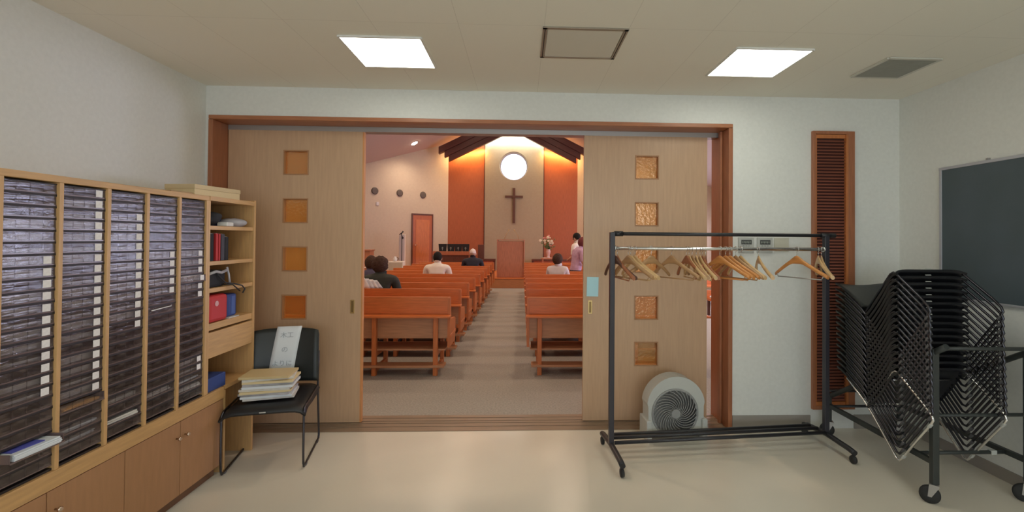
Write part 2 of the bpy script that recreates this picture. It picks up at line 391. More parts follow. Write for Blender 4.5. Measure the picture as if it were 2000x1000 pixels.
for s in (-1, 1): b.box(-h, h, s * h - .012, s * h + .012, 0, .009, .002); b.box(s * h - .012, s * h + .012, -h, h, 0, .009, .002)
b.build('vent_frame', mat('vent_frame_white', (.6, .59, .52), .6), t)
b = MB()
for k in range(26): y = -.155 + k * .0124; b.box(-.158, .158, y - .0035, y + .0035, .001, .006)
b.build('vent_slats', 'vent', t)
MB().box(-.158, .158, -.158, .158, .0065, .009).build('vent_backing', mat('vent_back', (.16, .16, .14), .8), t)

# wall controllers
for i, (x, lab) in enumerate(((1.783, 'white wall controller with display, left of the pair'), (1.935, 'white wall controller with display, beside the blank beige plate'))):
    t = empty('wall_controller', (x, D0, 1.40), 0, lab, 'wall controller', 'white wall controllers')
    MB().box(-.062, .062, -.018, 0, 0, .125, .004).build('housing', 'offwhite', t)
    dd = MB().box(-.042, .042, -.0195, -.0178, .068, .105).build('display', 'display', t)
    b = MB()
    for k in range(6): b.box(-.034 + k * .012, -.027 + k * .012, -.0202, -.0195, .078 + .004 * (k % 2), .094)
    b.build('digits', mat('display_segments', (.30, .32, .28), .5), dd)
    MB().box(-.058, .058, -.0205, -.018, .006, .05, .001).build('lid', mat('controller_lid', (.44, .45, .42), .5), t)
    b = MB()
    for k in range(3): b.box(-.03 + k * .022, -.018 + k * .022, -.021, -.018, .054, .060)
    b.build('button', mat('controller_button', (.25, .26, .25), .5), t)
tag(MB().box(2.015, 2.133, D0 - .010, D0, 1.412, 1.522, .002).build('blank_plate', 'beige_plate'), 'blank beige wall plate right of the two controllers', 'wall plate')

# notice board on the right wall
t = empty('notice_board', (XR, 2.35, 1.1), 0, 'large slate grey board with thin aluminium frame on the right wall', 'board')
MB().box(-.018, 0, -.93, .94, .012, .92).build('board_panel', 'green_board', t)
b = MB(); b.box(-.024, -.0, -.95, .96, .918, .938, .002); b.box(-.024, -.0, -.95, .96, 0, .014, .002); b.box(-.024, -.0, .938, .957, .014, .918, .002); b.box(-.024, -.0, -.95, -.93, .014, .918, .002)
b.build('board_frame', mat('board_frame_alu', (.50, .50, .54), .4, .3), t)
MB().box(-.02, 0, .60, .615, .939, .952, .001).build('hook', 'alu', t)

# ================================================================ left: tray cabinet
CXF = -1.89                     # front plane
DIV = [1.555, 1.786, 2.012, 2.237, 2.462, 2.686, 2.911]
ZB, ZT = .545, 1.715
t = empty('tray_cabinet', (CXF, 2.0, 0), 0, 'long honey oak cabinet of letter tray columns above low brown doors', 'cabinet')
def L(x, y=2.0): return x
XB = -.53
b = MB()
b.box(XB, 0, 1.10 - 2, 2.929 - 2, ZT, ZT + .028, .002)            # top
b.build('cabinet_top', 'cabinet', t)
MB().box(XB, .004, 1.10 - 2, 3.09 - 2, ZB - .072, ZB, .002).build('counter', 'cabinet', t)
b = MB()
for y in [1.325, 1.10] + DIV: MB().box(XB, 0, y - 2 - .009, y - 2 + .009, ZB, ZT, .001).build('divider', 'cabinet_v', t)
MB().box(XB, XB + .01, 1.1 - 2, 2.92 - 2, ZB, ZT).build('back_panel', 'unit', t)
MB().box(XB, -.015, 1.10 - 2, 3.08 - 2, .06, ZB - .074).build('base_body', 'dark', t)
MB().box(XB, -.035, 1.12 - 2, 3.06 - 2, 0, .06).build('toe_kick', mat('toe_kick_brown', (.16, .075, .035), .6), t)
dk = [(1.225, 1.598, 'r'), (1.602, 1.973, 'r'), (1.977, 2.345, 'l'), (2.349, 2.712, 'r'), (2.716, 3.085, 'l')]
for y0, y1, k in dk:
    d = MB().box(-.014, .0, y0 - 2, y1 - 2, .062, ZB - .076, .0015).build('cabinet_door', 'cab_door', t)
    ky = (y1 - .031 if k == 'r' else y0 + .031) - 2
    MB().lathe([(.004, 0), (.004, .010), (.0075, .013), (.011, .018), (.011, .024), (.007, .028), (.0, .0285)][:-1], 16, (0, ky, .385), 'x').build('knob', 'nickel', d)
# tray columns
def pitch_z(r): return ZT - .006 - .0478 * r       # top of row r (1-based row bottom = pitch_z(r))
CARD = {1: list(range(7, 19)), 2: list(range(1, 20)), 3: list(range(3, 15)), 4: list(range(7, 12)), 5: list(range(7, 13)) + [20, 21], 0: [4, 9, 15]}
OUT = {(1, 22): .05, (2, 20): .012, (5, 10): .012}
names = {0: 'column of letter trays cut off by the left edge of the view', 1: 'widest looking column of letter trays, nearest with all its front in view', 2: 'column of letter trays with name cards down nearly its whole height',
         3: 'middle column of letter trays, bluish papers near its top', 4: 'column of letter trays with five name cards at mid height', 5: 'narrowest looking column of letter trays beside the open shelves'}
# prototypes
def make_tray_meshes(w, depth):
    b = MB(); b.box(-.002, .0006, -w / 2, w / 2, .004, .038)
    for k in (-.25, 0, .25): b.box(.0006, .0022, w * k - .0015, w * k + .0015, .006, .036)
    return b
w = DIV[2] - DIV[1] - .022
def base_tray(parent):
    b = MB(); b.box(-.30, -.001, -w / 2, w / 2, .002, .005); b.box(-.30, -.001, -w / 2, -w / 2 + .002, .005, .036); b.box(-.30, -.001, w / 2 - .002, w / 2, .005, .036)
    b.box(-.0008, .0022, -w / 2, w / 2, .0, .0050)
    return b
me_front = {}
protoF = make_tray_meshes(w, .3).build('front', 'clear'); protoT = base_tray(None).build('tray', 'cleardull')
protoC = MB().box(.0009, .0018, w / 2 - .048, w / 2 - .016, .006, .036).build('name_card', 'card')
meF, meT, meC = protoF.data, protoT.data, protoC.data
for o in (protoF, protoT, protoC): bpy.data.objects.remove(o)
ordin = ['', 'first', 'second', 'third', 'fourth', 'fifth', 'sixth', 'seventh', 'eighth', 'ninth', 'tenth', 'eleventh', 'twelfth', 'thirteenth', 'fourteenth', 'fifteenth', 'sixteenth', 'seventeenth', 'eighteenth', 'nineteenth', 'twentieth', 'twenty-first', 'twenty-second', 'twenty-third', 'twenty-fourth']
colname = {1: 'the nearest full tray column', 2: 'the second full tray column', 3: 'the middle tray column', 4: 'the fourth tray column', 5: 'the tray column beside the open shelves', 0: 'x'}
mePaper = []
for k in range(3):
    b = MB()
    for j in range(3):
        z = .006 + j * (.005 + .003 * k); r = Matrix.Translation((-.155 + .004 * j, 0, 0)) @ Matrix.Rotation(radians((k - 1) * 1.0 + j * .8), 4, 'Z')
        b.box(-.13, .135, -w / 2 + .014, w / 2 - .014, z, z + .004 + .003 * k, mtx=r)
    o = b.build('paper_stack', 'paper'); mePaper.append(o.data); bpy.data.objects.remove(o)
for ci in range(6):
    yc = (DIV[ci] + DIV[ci + 1]) / 2 
    if ci == 0: yc = (DIV[0] + DIV[1]) / 2
    u = empty('tray_unit', (CXF - .012, yc, ZB), 0, names[ci], 'letter tray unit', 'columns of letter trays')
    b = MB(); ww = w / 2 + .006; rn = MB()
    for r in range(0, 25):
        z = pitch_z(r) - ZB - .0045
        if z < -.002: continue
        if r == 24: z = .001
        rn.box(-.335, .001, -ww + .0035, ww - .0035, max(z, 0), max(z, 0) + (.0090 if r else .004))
    b.box(-.345, -.34, -ww, ww, 0, ZT - ZB - .002)
    b.box(-.34, -.0, -ww, -ww + .003, 0, ZT - ZB - .002); b.box(-.34, 0, ww - .003, ww, 0, ZT - ZB - .002)
    b.build('tray_case', 'unit', u); rn.build('runner_rack', mat('runner_gap_shadow', (.02, .015, .015), .5), u)  # runner shelves blackened to hold the shadow gap under each tray
    for r in range(1, 25):
        z = max(pitch_z(r), ZB + .0055) + .0048 - ZB
        if ci == 0 and r % 2 == 0: pass
        dx = OUT.get((ci, r), 0)
        d = bpy.data.objects.new('tray', meT); COL.objects.link(d); d.parent = u; d.location = (dx, 0, z)
        if not (ci == 1 and r == 22) and not (r in (23,) and ci == 3):
            f = bpy.data.objects.new('front', meF); COL.objects.link(f); f.parent = d
        if r in CARD[ci]:
            c = bpy.data.objects.new('name_card', meC); COL.objects.link(c); c.parent = d
        if ci and ((r in CARD[ci] and (r + ci) % 7 != 3) or (ci in (1, 3) and r in (4, 5, 6))):
            p = bpy.data.objects.new('paper_stack', mePaper[(r * 5 + ci * 3) % 3]); COL.objects.link(p)
            p.location = (CXF - .012 + dx, yc, ZB + z)
            tag(p, 'papers in the %s tray down of %s' % (ordin[r], colname[ci]), 'paper stack', 'paper stacks inside the trays')
def stack_of(ci, r, m, label, dx=0, h=.018, rot=2):
    yc = (DIV[ci] + DIV[ci + 1]) / 2; z = max(pitch_z(r), ZB + .0055) + .0048 + .006
    b = MB(); n = 4
    for j in range(n): b.box(-.25, .02, -w / 2 + .016, w / 2 - .016, j * h / n, (j + .9) * h / n, mtx=Matrix.Translation((-.03 + random.uniform(-.006, .004), 0, 0)) @ Matrix.Rotation(radians(rot + random.uniform(-2, 2)), 4, 'Z'))
    o = b.build('paper_stack', m); o.location = (CXF - .012 + dx, yc, z); tag(o, label, 'paper stack'); return z + h
z = stack_of(1, 22, 'sheet', 'thick white paper pile in the pulled out tray near the cabinet bottom', .065, .024, 0)
o = MB().box(-.22, .022, -w / 2 + .03, w / 2 - .06, 0, .0022, mtx=Matrix.Rotation(radians(-4), 4, 'Z')).build('blue_sheet', 'blue_sheet'); o.location = (CXF - .012 + .01, (DIV[1] + DIV[2]) / 2, z + .0005)
tag(o, 'deep blue printed sheet on the white paper pile in the pulled out tray', 'paper')
stack_of(2, 20, 'orange_sheet', 'white and orange papers in an open tray under the name cards', .02, .012, 1)
stack_of(2, 22, 'sheet', 'bluish white papers slid to the tray front of the second full column', -.0, .014, -1)
stack_of(2, 23, 'sheet', 'pale papers in the second lowest tray of the second full column', .0, .014, 2)
stack_of(3, 21, 'paper', 'grey white papers filling the upper of the low trays, middle column', -.0, .016, 3)
stack_of(3, 23, 'paper', 'grey white papers in the open tray, middle column', .005, .02, -2)
stack_of(4, 22, 'paper', 'loose white papers near the bottom of the fourth tray column', .0, .02, 3)
stack_of(5, 22, 'sheet', 'greenish pale papers low in the tray column next to the open shelves', .0, .012, 3)
stack_of(5, 23, 'paper', 'curled white papers low in the tray column next to the open shelves', .006, .02, -3)
o = MB().box(0, .004, -.075, .06, 0, .004).build('white_strip', 'card'); o.location = (CXF - .006, (DIV[4] + DIV[5]) / 2, 1.118); o.rotation_euler = (radians(3), 0, 0)
tag(o, 'thin white paper strip stuck on a tray front of the fourth column', 'paper strip')

# open shelf unit
t = empty('open_shelf', (CXF, 2.92, 0), 0, 'open honey oak shelf unit with drawer beside the letter trays', 'shelf unit')
D = 3.425 - 2.92
MB().box(XB, 0, .001, .018, ZB + .001, 1.716, .001).build('side_panel', 'cabinet_v', t); MB().box(XB, 0, D - .022, D, 0, 1.755, .001).build('side_panel', 'cabinet_v', t)
MB().box(XB, XB + .01, .0185, D - .0225, ZB + .002, 1.716).build('back_panel', 'cabinet_v', t); MB().box(XB, 0, .175, .19, 0, ZB - .026).build('side_panel', 'cabinet_v', t)
MB().box(XB, .001, 0.012, D - .0225, 1.717, 1.745, .001).build('top_board', 'cabinet', t)
for z0, z1 in ((1.541, 1.565), (1.322, 1.346), (1.155, 1.181), (.925, .966), (.52, .545)):
    MB().box(XB + .011, -.006, .0185 if z0 > .54 else .19, D - .0225, z0, z1, .001).build('shelf_board', 'cabinet', t)
dr = MB().box(-.3, -.002, .02, D - .024, .757, .912, .001).build('drawer', 'cabinet', t)
# goods on the shelves
def lump(name, m, c, r, label, cat, seed=0, amp=.25, flat=True):
    b = MB(); b.ell((0, 0, 0), r, 28, 18)
    for v in b.bm.verts:
        n = noise.noise(Vector((v.co.x * 14 + seed, v.co.y * 14, v.co.z * 20)))
        v.co += v.co.normalized() * n * amp * min(r) * 2
        if flat: v.co.z = max(v.co.z, -r[2] * .8)
    zmin = min(v.co.z for v in b.bm.verts)
    for v in b.bm.verts: v.co.z -= zmin
    o = b.build(name, m); o.location = c; return tag(o, label, cat)
sx = CXF
lump('folded_cloth', 'blackcloth', (sx - .10, 3.035, 1.566), (.08, .085, .056), 'black bundle at the back of the top shelf', 'cloth', 1)
lump('cloth_bag', 'greycloth', (sx - .085, 3.30, 1.566), (.075, .08, .034), 'pale grey folded cloth on the right of the top shelf', 'cloth', 4)
lump('folded_cloth', 'blue', (sx - .20, 3.24, 1.566), (.07, .09, .055), 'blue bundle behind the pale cloth on the top shelf', 'cloth', 9)
tag(MB().box(-.03, .03, -.045, .045, 0, .026, .004, Matrix.Rotation(radians(8), 4, 'Z')).build('white_case', 'white'), 'small white case at the front of the top shelf', 'case').location = (sx - .045, 3.155, 1.5665)
for k, (y, wd, h, m, lab) in enumerate(((2.955, .03, .165, 'blackcloth', 'black binder against the divider on the second shelf'), (2.99, .034, .17, 'blackcloth', 'black binder left of the red one'), (3.04, .02, .172, 'red', 'tall red binder in the middle of the binder row'),
                                     (3.066, .014, .17, 'red', 'thin red binder right of the tall red one'), (3.098, .035, .168, 'plastic_black', 'black binder right of the red binders'), (3.137, .032, .15, 'blackcloth', 'black binder at the right end of the binder row'))):
    o = empty('binder', (sx - .035, y, 1.347), 0, lab, 'binder', 'binders on the second shelf')
    MB().box(-.21, .012, -wd / 2, wd / 2, 0, h, .002).build('cover', m, o)
    MB().box(-.205, .005, -wd / 2 + .003, wd / 2 - .003, h - .004, h + .0015).build('pages', 'paper', o)
t2 = empty('camera_bag', (sx - .075, 3.045, 1.182), 0, 'black bag with pale straps on the third shelf', 'bag')
b = MB(); b.box(-.12, .055, -.095, .085, 0, .105, .02); b.build('bag_body', 'blackcloth', t2)
b = MB(); b.tube([(.055, -.09, .085), (.07, -.04, .10), (.064, .02, .088), (.06, .08, .10)], .009, 8); b.tube([(.06, .085, .12), (.066, .095, .07), (.07, .10, .01)], .006, 8); b.build('strap', 'greycloth', t2)
b = MB(); b.tube([(.06, -.02, .09), (.072, .01, .05), (.07, .06, .02), (.09, .11, .012), (.112, .16, -.005), (.115, .19, -.03), (.112, .17, -.055)], .0045, 8); b.tube([(.05, .05, .012), (.10, .08, .008), (.112, .11, -.02), (.112, .14, -.04)], .004, 8)
b.build('cable', 'plastic_black', t2)
t2 = empty('red_pouch', (sx - .055, 3.045, .967), 0, 'red pouch with round pale emblem on the lowest open shelf', 'pouch')
b = MB(); b.box(-.08, .05, -.10, .088, 0, .168, .022); b.build('pouch_body', 'red', t2)
MB().lathe([(.017, 0), (.017, .002)], 20, (.0505, -.03, .115), 'x').build('emblem', mat('emblem_pale', (.62, .35, .35), .6), t2)
t2 = empty('blue_bag', (sx - .085, 3.205, .967), 0, 'dark blue bag behind the red pouch', 'bag')
b = MB(); b.box(-.06, .06, -.05, .055, .006, .155, .016); b.build('bag_body', 'blue', t2)
b = MB(); b.box(.058, .063, -.01, .03, .02, .14, .002); b.build('bag_pocket', mat('brighter_blue', (.06, .12, .36), .5), t2)
tag(MB().box(-.10, .05, -.06, .05, 0, .006).build('paper_pad', 'paper'), 'white paper pad under the dark blue bag', 'paper pad').location = (sx - .06, 3.21, .967)
tag(MB().box(-.16, .0, -.09, .09, 0, .085, .004).build('navy_box', 'blue'), 'navy blue box on the low counter below the drawer', 'box').location = (sx - .01, 3.035, ZB + .001)
# boxes on top
t2 = empty('cardboard_box', (CXF - .21, 3.20, 1.746), radians(-8), 'flat cream cardboard box on top of the open shelf unit', 'box')
MB().box(-.10, .10, -.19, .19, 0, .072, .002).build('box_body', 'cream_box', t2)
MB().box(-.103, .103, -.193, .193, .050, .078, .002).build('box_lid', mat('box_lid_cream', (.66, .52, .30), .7), t2)
tag(MB().box(-.20, -.02, -.02, .16, 0, .022, .002).build('brown_folder', mat('kraft_card', (.42, .28, .14), .7)), 'flat brown folder on the cabinet beside the cream box', 'folder').location = (CXF - .10, 2.80, 1.744)

# ================================================================ clothes rack
RL, RR = Vector((.62, 3.22, 0)), Vector((2.222, 3.36, 0))
t = empty('coat_rack', (RL.x, RL.y, 0), 0, 'black steel coat rack on casters with chrome rail and wooden hangers', 'coat rack')
dv = RR - RL; Lr = dv.length; t.rotation_euler = (0, 0, math.atan2(dv.y, dv.x))
def P(x, y, z): return (x, y, z)
b = MB(); b.box(-.017, .017, -.017, .017, .10, 1.55, .003); b.build('post', 'rack', t)
b = MB(); b.box(Lr - .017, Lr + .017, -.017, .017, .10, 1.535, .003); b.build('post', 'rack', t)
b = MB(); b.tube([(.0, 0, 1.54), (Lr + .07, 0, 1.54)], .0125, 12); b.build('top_bar', 'black', t)
b = MB(); b.tube([(.015, 0, 1.54), (.075, 0, 1.54)], .0175, 12); b.tube([(Lr - .04, 0, 1.54), (Lr + .072, 0, 1.54)], .0165, 12); b.build('bar_socket', 'plastic_black', t)
b = MB(); b.tube([(.017, 0, 1.439), (Lr - .017, 0, 1.439)], .0125, 14); b.lathe([(.02, .017), (.02, .024)], 14, (0, 0, 1.439), 'x'); b.lathe([(.02, Lr - .024), (.02, Lr - .017)], 14, (0, 0, 1.439), 'x'); b.build('hanging_rail', 'chrome', t)
for x in (0, Lr):
    b = MB(); b.tube([(x, -.27, .075), (x, -.22, .085), (x, 0, .10), (x, .2, .085), (x, .235, .075)], .019, 10); b.build('foot', 'black', t)
    for y in (-.255, .225):
        f = MB().tube([(x, y, .07), (x, y, .045)], .010, 8).build('caster_stem', 'black', t)
        MB().lathe([(.004, -.011), (.026, -.010), (.028, 0), (.026, .010), (.004, .011)], 18, (x, y, .0285), 'x').build('wheel', 'rubber', f)
b = MB(); b.tube([(.02, -.02, .115), (Lr - .02, -.02, .115)], .0125, 10); b.build('base_bar', 'black', t)
b = MB(); b.tube([(.02, .14, .105), (Lr - .02, .14, .105)], .0125, 10); b.build('base_bar', 'black', t)
b = MB(); b.tube([(.02, .06, .115), (Lr - .02, .06, .115)], .0125, 10); b.build('base_bar', 'black', t)
# hangers
HW = {'pale': wood('pale_hanger_wood', (.62, .40, .19), .12, (8, 1, 1), .35), 'orange': wood('orange_hanger_wood', (.60, .25, .07), .14, (8, 1, 1), .35),
      'red': wood('reddish_hanger_wood', (.34, .12, .05), .14, (8, 1, 1), .35), 'tan': wood('tan_hanger_wood', (.44, .25, .115), .12, (8, 1, 1), .38), 'dark': wood('dark_hanger_wood', (.10, .04, .025), .14, (8, 1, 1), .35)}
def hanger_meshes(kind, bar):
    t = empty('coat_hanger', (0, 0, 0))
    # wooden body: curved arms, deep in the middle, arms bow forward
    b = MB(); rows = []
    n = 26
    prof = []
    for i in range(n + 1):
        s = -1 + 2 * i / n; a = abs(s); x = s * .213
        zc = -.058 - .132 * (math.sqrt(a * a + .022) - .148)
        h = .033 + .030 * math.exp(-(a / .17) ** 2) - .005 * a
        th = .013 + .012 * a; yb = .040 * a * a
        prof.append((x, zc, h, th, yb))
    rings = []
    for x, zc, h, th, yb in prof:
        ring = []
        for k in range(10):
            an = 2 * pi * k / 10; ring.append(b.bm.verts.new((x, yb + th * .5 * 1.6 * cos(an) * .62, zc + h / 2 * sin(an))))
        rings.append(ring)
    for A, B in zip(rings, rings[1:]):
        for k in range(10): f = b.bm.faces.new((A[k], A[(k + 1) % 10], B[(k + 1) % 10], B[k])); f.smooth = True
    b.bm.faces.new(rings[0][::-1]); b.bm.faces.new(rings[-1])
    b.build('wooden_body', HW[kind], t)
    h = [(0, 0, -.045), (0, 0, -.012)]
    R = .0175
    h += [(R * sin(a) * 1.0 * (1 if True else 0) + 0, 0, .0 + R - R * cos(a)) for a in [radians(d) for d in range(0, 231, 23)]]
    b = MB(); b.tube(h, .0019, 7); b.build('hook', 'chrome', t)
    if bar:
        b = MB(); b.tube([(-.178, .02, -.190), (.178, .02, -.190)], .0045, 8)
        for s in (-1, 1): b.tube([(s * .178, .02, -.190), (s * .188, .026, -.165)], .003, 6)
        b.build('trouser_bar', HW[kind] if bar == 1 else M['alu'], t)
    return t
protos = {}
HG = [(.012, 73, 'dark', 0), (.023, 83, 'red', 1), (.071, 65, 'tan', 1), (.082, 64, 'pale', 1), (.101, 69, 'pale', 0), (.174, -28, 'tan', 0), (.266, 62, 'tan', 1), (.334, 83, 'red', 0), (.346, 92, 'pale', 1), (.360, 93, 'tan', 0), (.379, 99, 'pale', 0),
      (.396, 94, 'pale', 1), (.407, 94, 'red', 0), (.422, -62, 'red', 0), (.488, 62, 'orange', 1), (.515, 68, 'orange', 1), (.536, 66, 'orange', 0), (.563, 73, 'tan', 1), (.587, 81, 'pale', 0), (.672, 104, 'pale', 0), (.856, 70, 'orange', 2), (.962, 110, 'pale', 0), (.978, 116, 'pale', 0)]
desc = {'dark': 'dark brown', 'red': 'reddish brown', 'tan': 'tan', 'pale': 'pale wood', 'orange': 'orange toned'}
hord = ordin[1:24]
special = {0: 'dark brown coat hanger nearest the left post of the rack', 5: 'tan coat hanger turned flat to view, alone with its arm sloping right', 6: 'tan coat hanger right of the one turned flat', 19: 'pale narrow looking coat hanger just right of the big orange group', 20: 'single orange toned coat hanger with grey trouser bar hanging on its own',
           21: 'pale edge-on coat hanger, left of the pair at the right post', 22: 'pale edge-on coat hanger, last before the right post'}
for i, (tt, ang, kind, bar) in enumerate(HG):
    key = (kind, bar)
    if key not in protos: h = protos[key] = hanger_meshes(kind, bar)
    else: h = dup(protos[key])
    c = RL + dv * tt
    # the inner top of the hook rests on the rail
    h.location = (c.x, c.y, 1.439 - .0205 + .0025 + .0)
    h.rotation_euler = (0, 0, -radians(ang))
    tag(h, special.get(i, '%s coat hanger, %s from the left end of the rack rail' % (desc[kind], hord[i])), 'coat hanger', 'wooden coat hangers on the rack')

# ================================================================ sled chairs
def chair_profile():
    # local: x across, b back (+y), u up (+z); runner from (0,0) to (.45,0)
    pts = [(0, .02), (0, .33), (.012, .348), (.035, .355), (.33, .372), (.362, .385), (.378, .42), (.40, .56), (.405, .66)]
    return pts
def sled_chair(label, group=None, seatmat='plastic_black', tubemat='chairtube', wdt=.215):
    t = empty('sled_chair', (0, 0, 0), 0, label, 'chair', group)
    for s in (-1, 1):
        x = s * wdt
        pts = [(x, .40, .60), (x, .392, .50), (x, .385, .42), (x, .395, .30), (x, .43, .08), (x, .438, .03), (x, .425, .009), (x, .40, .008), (x, .05, .008), (x, .018, .012), (x, .004, .035), (x, -.002, .1), (x, 0, .32), (x, .006, .345), (x, .03, .357), (x, .37, .372)]
        f = MB().tube(pts, .0072, 8).build('side_frame', tubemat, t)
        for y in (.06, .38): MB().box(x - .009, x + .009, y - .015, y + .015, 0, .012, .003).build('glide', 'offwhite' if tubemat == 'chrome' else 'alu_dark', f)
    for yy, zz in ((.10, .352), (.36, .36)): MB().tube([(-wdt, yy, zz), (wdt, yy, zz)], .007, 8).build('cross_bar', tubemat, t)
    rows = []
    for i in range(13):
        v = i / 12; y = -.012 + .40 * v
        z = .372 - .034 * max(0, 1 - v * 5) ** 2 - .012 * sin(pi * v) + .02 * max(0, v - .8) * 2
        rows.append([((-1 + 2 * j / 16) * (wdt + .011), y, z + .006 - .032 * (abs(-1 + 2 * j / 16)) ** 9) for j in range(17)])
    MB().sheet(rows, .012).build('seat', seatmat, t)
    rows = []
    for i in range(13):
        v = i / 12; z = .41 + .335 * v
        y0 = .395 + .02 * v + .05 * v * v
        hwid = (wdt + .010) * (1 - .06 * v) * (1 if v < .93 else .97)
        rows.append([((s := -1 + 2 * j / 12) * hwid, y0 - .035 * s * s, z - .014 * (v > .9) * s ** 4) for j in range(13)])
    MB().sheet(rows, .009).build('backrest', 'mesh_black' if seatmat == 'plastic_black' else seatmat, t)
    MB().box(-.022, .022, .015, .017, .344, .352).build('tag', 'offwhite', t) if False else None
    MB().box(-.018, .018, -.0205, -.0185, .350, .356).build('maker_tag', 'offwhite', t, 'small pale tag')
    return t
# stack on the cart. profile tilted back: local back -> (.58,-.81), local up -> (.81,.58) in (Y,Z)
SX, SY, SZ = 2.53, 2.545, .505
axb = Vector((0, .582, -.813)); axu = Vector((0, .813, .582)); axx = Vector((1, 0, 0))
proto = None; NST = 16
for k in range(NST):
    word = 'lowest chair of the tilted stack on the cart, its frame bright chrome' if k == 0 else ('topmost black chair of the tilted stack on the cart' if k == NST - 1 else 'black sled chair in the tilted stack, %s from the top' % ordin[NST - k])
    if k == 0: c = sled_chair(word, 'stacked chairs on the cart', tubemat='chrome')
    elif k == 1: c = proto = sled_chair(word, 'stacked chairs on the cart')
    else: c = dup(proto); c['label'] = word
    org = Vector((SX, SY + .0012 * k, SZ + .0405 * k))
    c.matrix_world = Matrix(((1, 0, 0, org.x), (0, axb.y, axu.y, org.y), (0, axb.z, axu.z, org.z), (0, 0, 0, 1)))
# single chair by the left door, facing the camera
c = sled_chair('single black chair by the left sliding door with a paper sign on its back', None, wdt=.235)
c.scale = (1.0, 1.10, 1.11); c.location = (-1.630, 3.07, 0); c.rotation_euler = (0, 0, radians(12)); 
rows = []
# paper draped down the backrest front
for i in range(12):
    v = i / 11; z = .445 + .395 * (1 - v)
    yl = .40 + .02 * (1 - v) + .05 * (1 - v) ** 2
    rows.append([(-.105 + .03 * (1 - v) * 1.6 + .165 * j / 6, (yl * 1.10) - .017 + (-.01 if v > .9 else 0), z) for j in range(7)])
o = MB().sheet(rows, .0012).build('paper_sign', 'sheet'); o.location = c.location; o.rotation_euler = c.rotation_euler
tag(o, 'white handwritten paper sheet on the backrest of the single chair', 'paper sign')
def writing(txt, size, m, name, parent, loc, rot, ext=.0003):
    cu = bpy.data.curves.new(name, 'FONT'); cu.body = txt; cu.size = size; cu.align_x = 'CENTER'; cu.extrude = ext; cu.materials.append(m)
    tmp = bpy.data.objects.new(name, cu); COL.objects.link(tmp); dg = bpy.context.evaluated_depsgraph_get(); dg.update()
    me = bpy.data.meshes.new_from_object(tmp.evaluated_get(dg)); bpy.data.objects.remove(tmp)
    ob = bpy.data.objects.new(name, me); COL.objects.link(ob); ob.parent = parent; ob.location = loc; ob.rotation_euler = rot
    return ob
pm = mat('faint_pencil', (.38, .42, .46), .7)
for txt, z, xx in (('木工', .765, .012), ('の', .665, .004), ('よりに', .57, -.008)):
    v = 1 - (z - .445) / .395; yl = (.40 + .02 * (1 - v) + .05 * (1 - v) ** 2) * 1.10 - .0195
    writing(txt, .045, pm, 'handwriting', o, (xx, yl - .002, z), (radians(90 - 14 * (1 - v)), 0, 0))
t2 = empty('paper_pile', (-1.685, 3.265, .432), radians(12), 'pile of magazines and papers on the seat of the single chair', 'paper pile')
for k in range(10):
    b = MB(); b.box(-.15, .15, -.105, .105, 0, .0145, mtx=Matrix.Translation((random.uniform(-.012, .012), random.uniform(-.01, .01), k * .0155)) @ Matrix.Rotation(radians(random.uniform(-7, 7)), 4, 'Z'))
    b.build('magazine', ['paper', 'sheet', 'greycloth', 'cream_box'][k % 4] if k < 9 else mat('yellow_cover', (.62, .48, .25), .5), t2)

# ================================================================ cart under the stack
t = empty('chair_cart', (2.37, 2.62, 0), 0, 'dark steel chair cart on casters holding the tilted chair stack', 'cart')
X0, X1, Y0, Y1 = 0, .565, 0, .93
for x in (X0, X1):
    b = MB(); b.box(x - .019, x + .019, Y0 - .015, Y0 + .015, .115, .885, .003); b.build('post', 'cart', t)
    b = MB(); b.box(x - .016, x + .016, Y1 - .015, Y1 + .015, .115, .33, .003); b.build('post', 'cart', t)
    b = MB(); b.tube([(x, Y0 - .08, .915), (x, Y0, .865 + .0), (x, Y1 - .04, .325)], .017, 10); b.build('sloping_rail', 'cart', t)
    b = MB(); b.box(x - .014, x + .014, Y0 + .015, Y1 - .015, .222, .252, .002); b.build('lower_rail', 'cart', t)
b = MB(); b.tube([(X0, Y0 - .04, .897), (X1, Y0 - .04, .893)], .011, 10); b.build('cross_rail', 'cart', t)
b = MB(); b.tube([(X0, Y0, .505), (X1, Y0, .505)], .010, 10); b.build('cross_rail', 'cart', t)
for z in (.352, .235): b = MB(); b.tube([(X0, Y1 - .02, z), (X1, Y1 - .02, z)], .010, 10); b.build('cross_rail', 'black', t)
b = MB(); b.tube([(X0 + .02, Y0 + .12, .237), (X1 - .02, Y0 + .12, .237)], .011, 10); b.build('cross_rail', 'cart', t)
for x in (.09, .47): MB().box(x - .017, x + .017, .105, .135, .225, .252, .003).build('end_cap', 'offwhite', t)
for x, y, a in ((X0, Y0, -42), (X1, Y0, -42), (X0 + .01, Y1, -20), (X1, Y1, -20)):
    R = Matrix.Translation((x, y, 0)) @ Matrix.Rotation(radians(a), 4, 'Z')
    f = MB(); f.box(-.022, .022, -.022, .022, .108, .114); 
    for s in (-1, 1): f.prism([(-.024, .108), (.024, .108), (-.012, .042), (-.030, .042)], s * .019 - .0015, s * .019 + .0015, 'y')
    bmesh.ops.transform(f.bm, matrix=R, verts=f.bm.verts); fo = f.build('caster_fork', 'alu', t, 'grey metal caster fork')
    wv = MB(); wv.lathe([(.02, -.013), (.046, -.013), (.05, -.008), (.05, .008), (.046, .013), (.02, .013)], 28, (-.020, 0, .05), 'y'); bmesh.ops.transform(wv.bm, matrix=R, verts=wv.bm.verts); wv.build('wheel', 'rubber', fo)

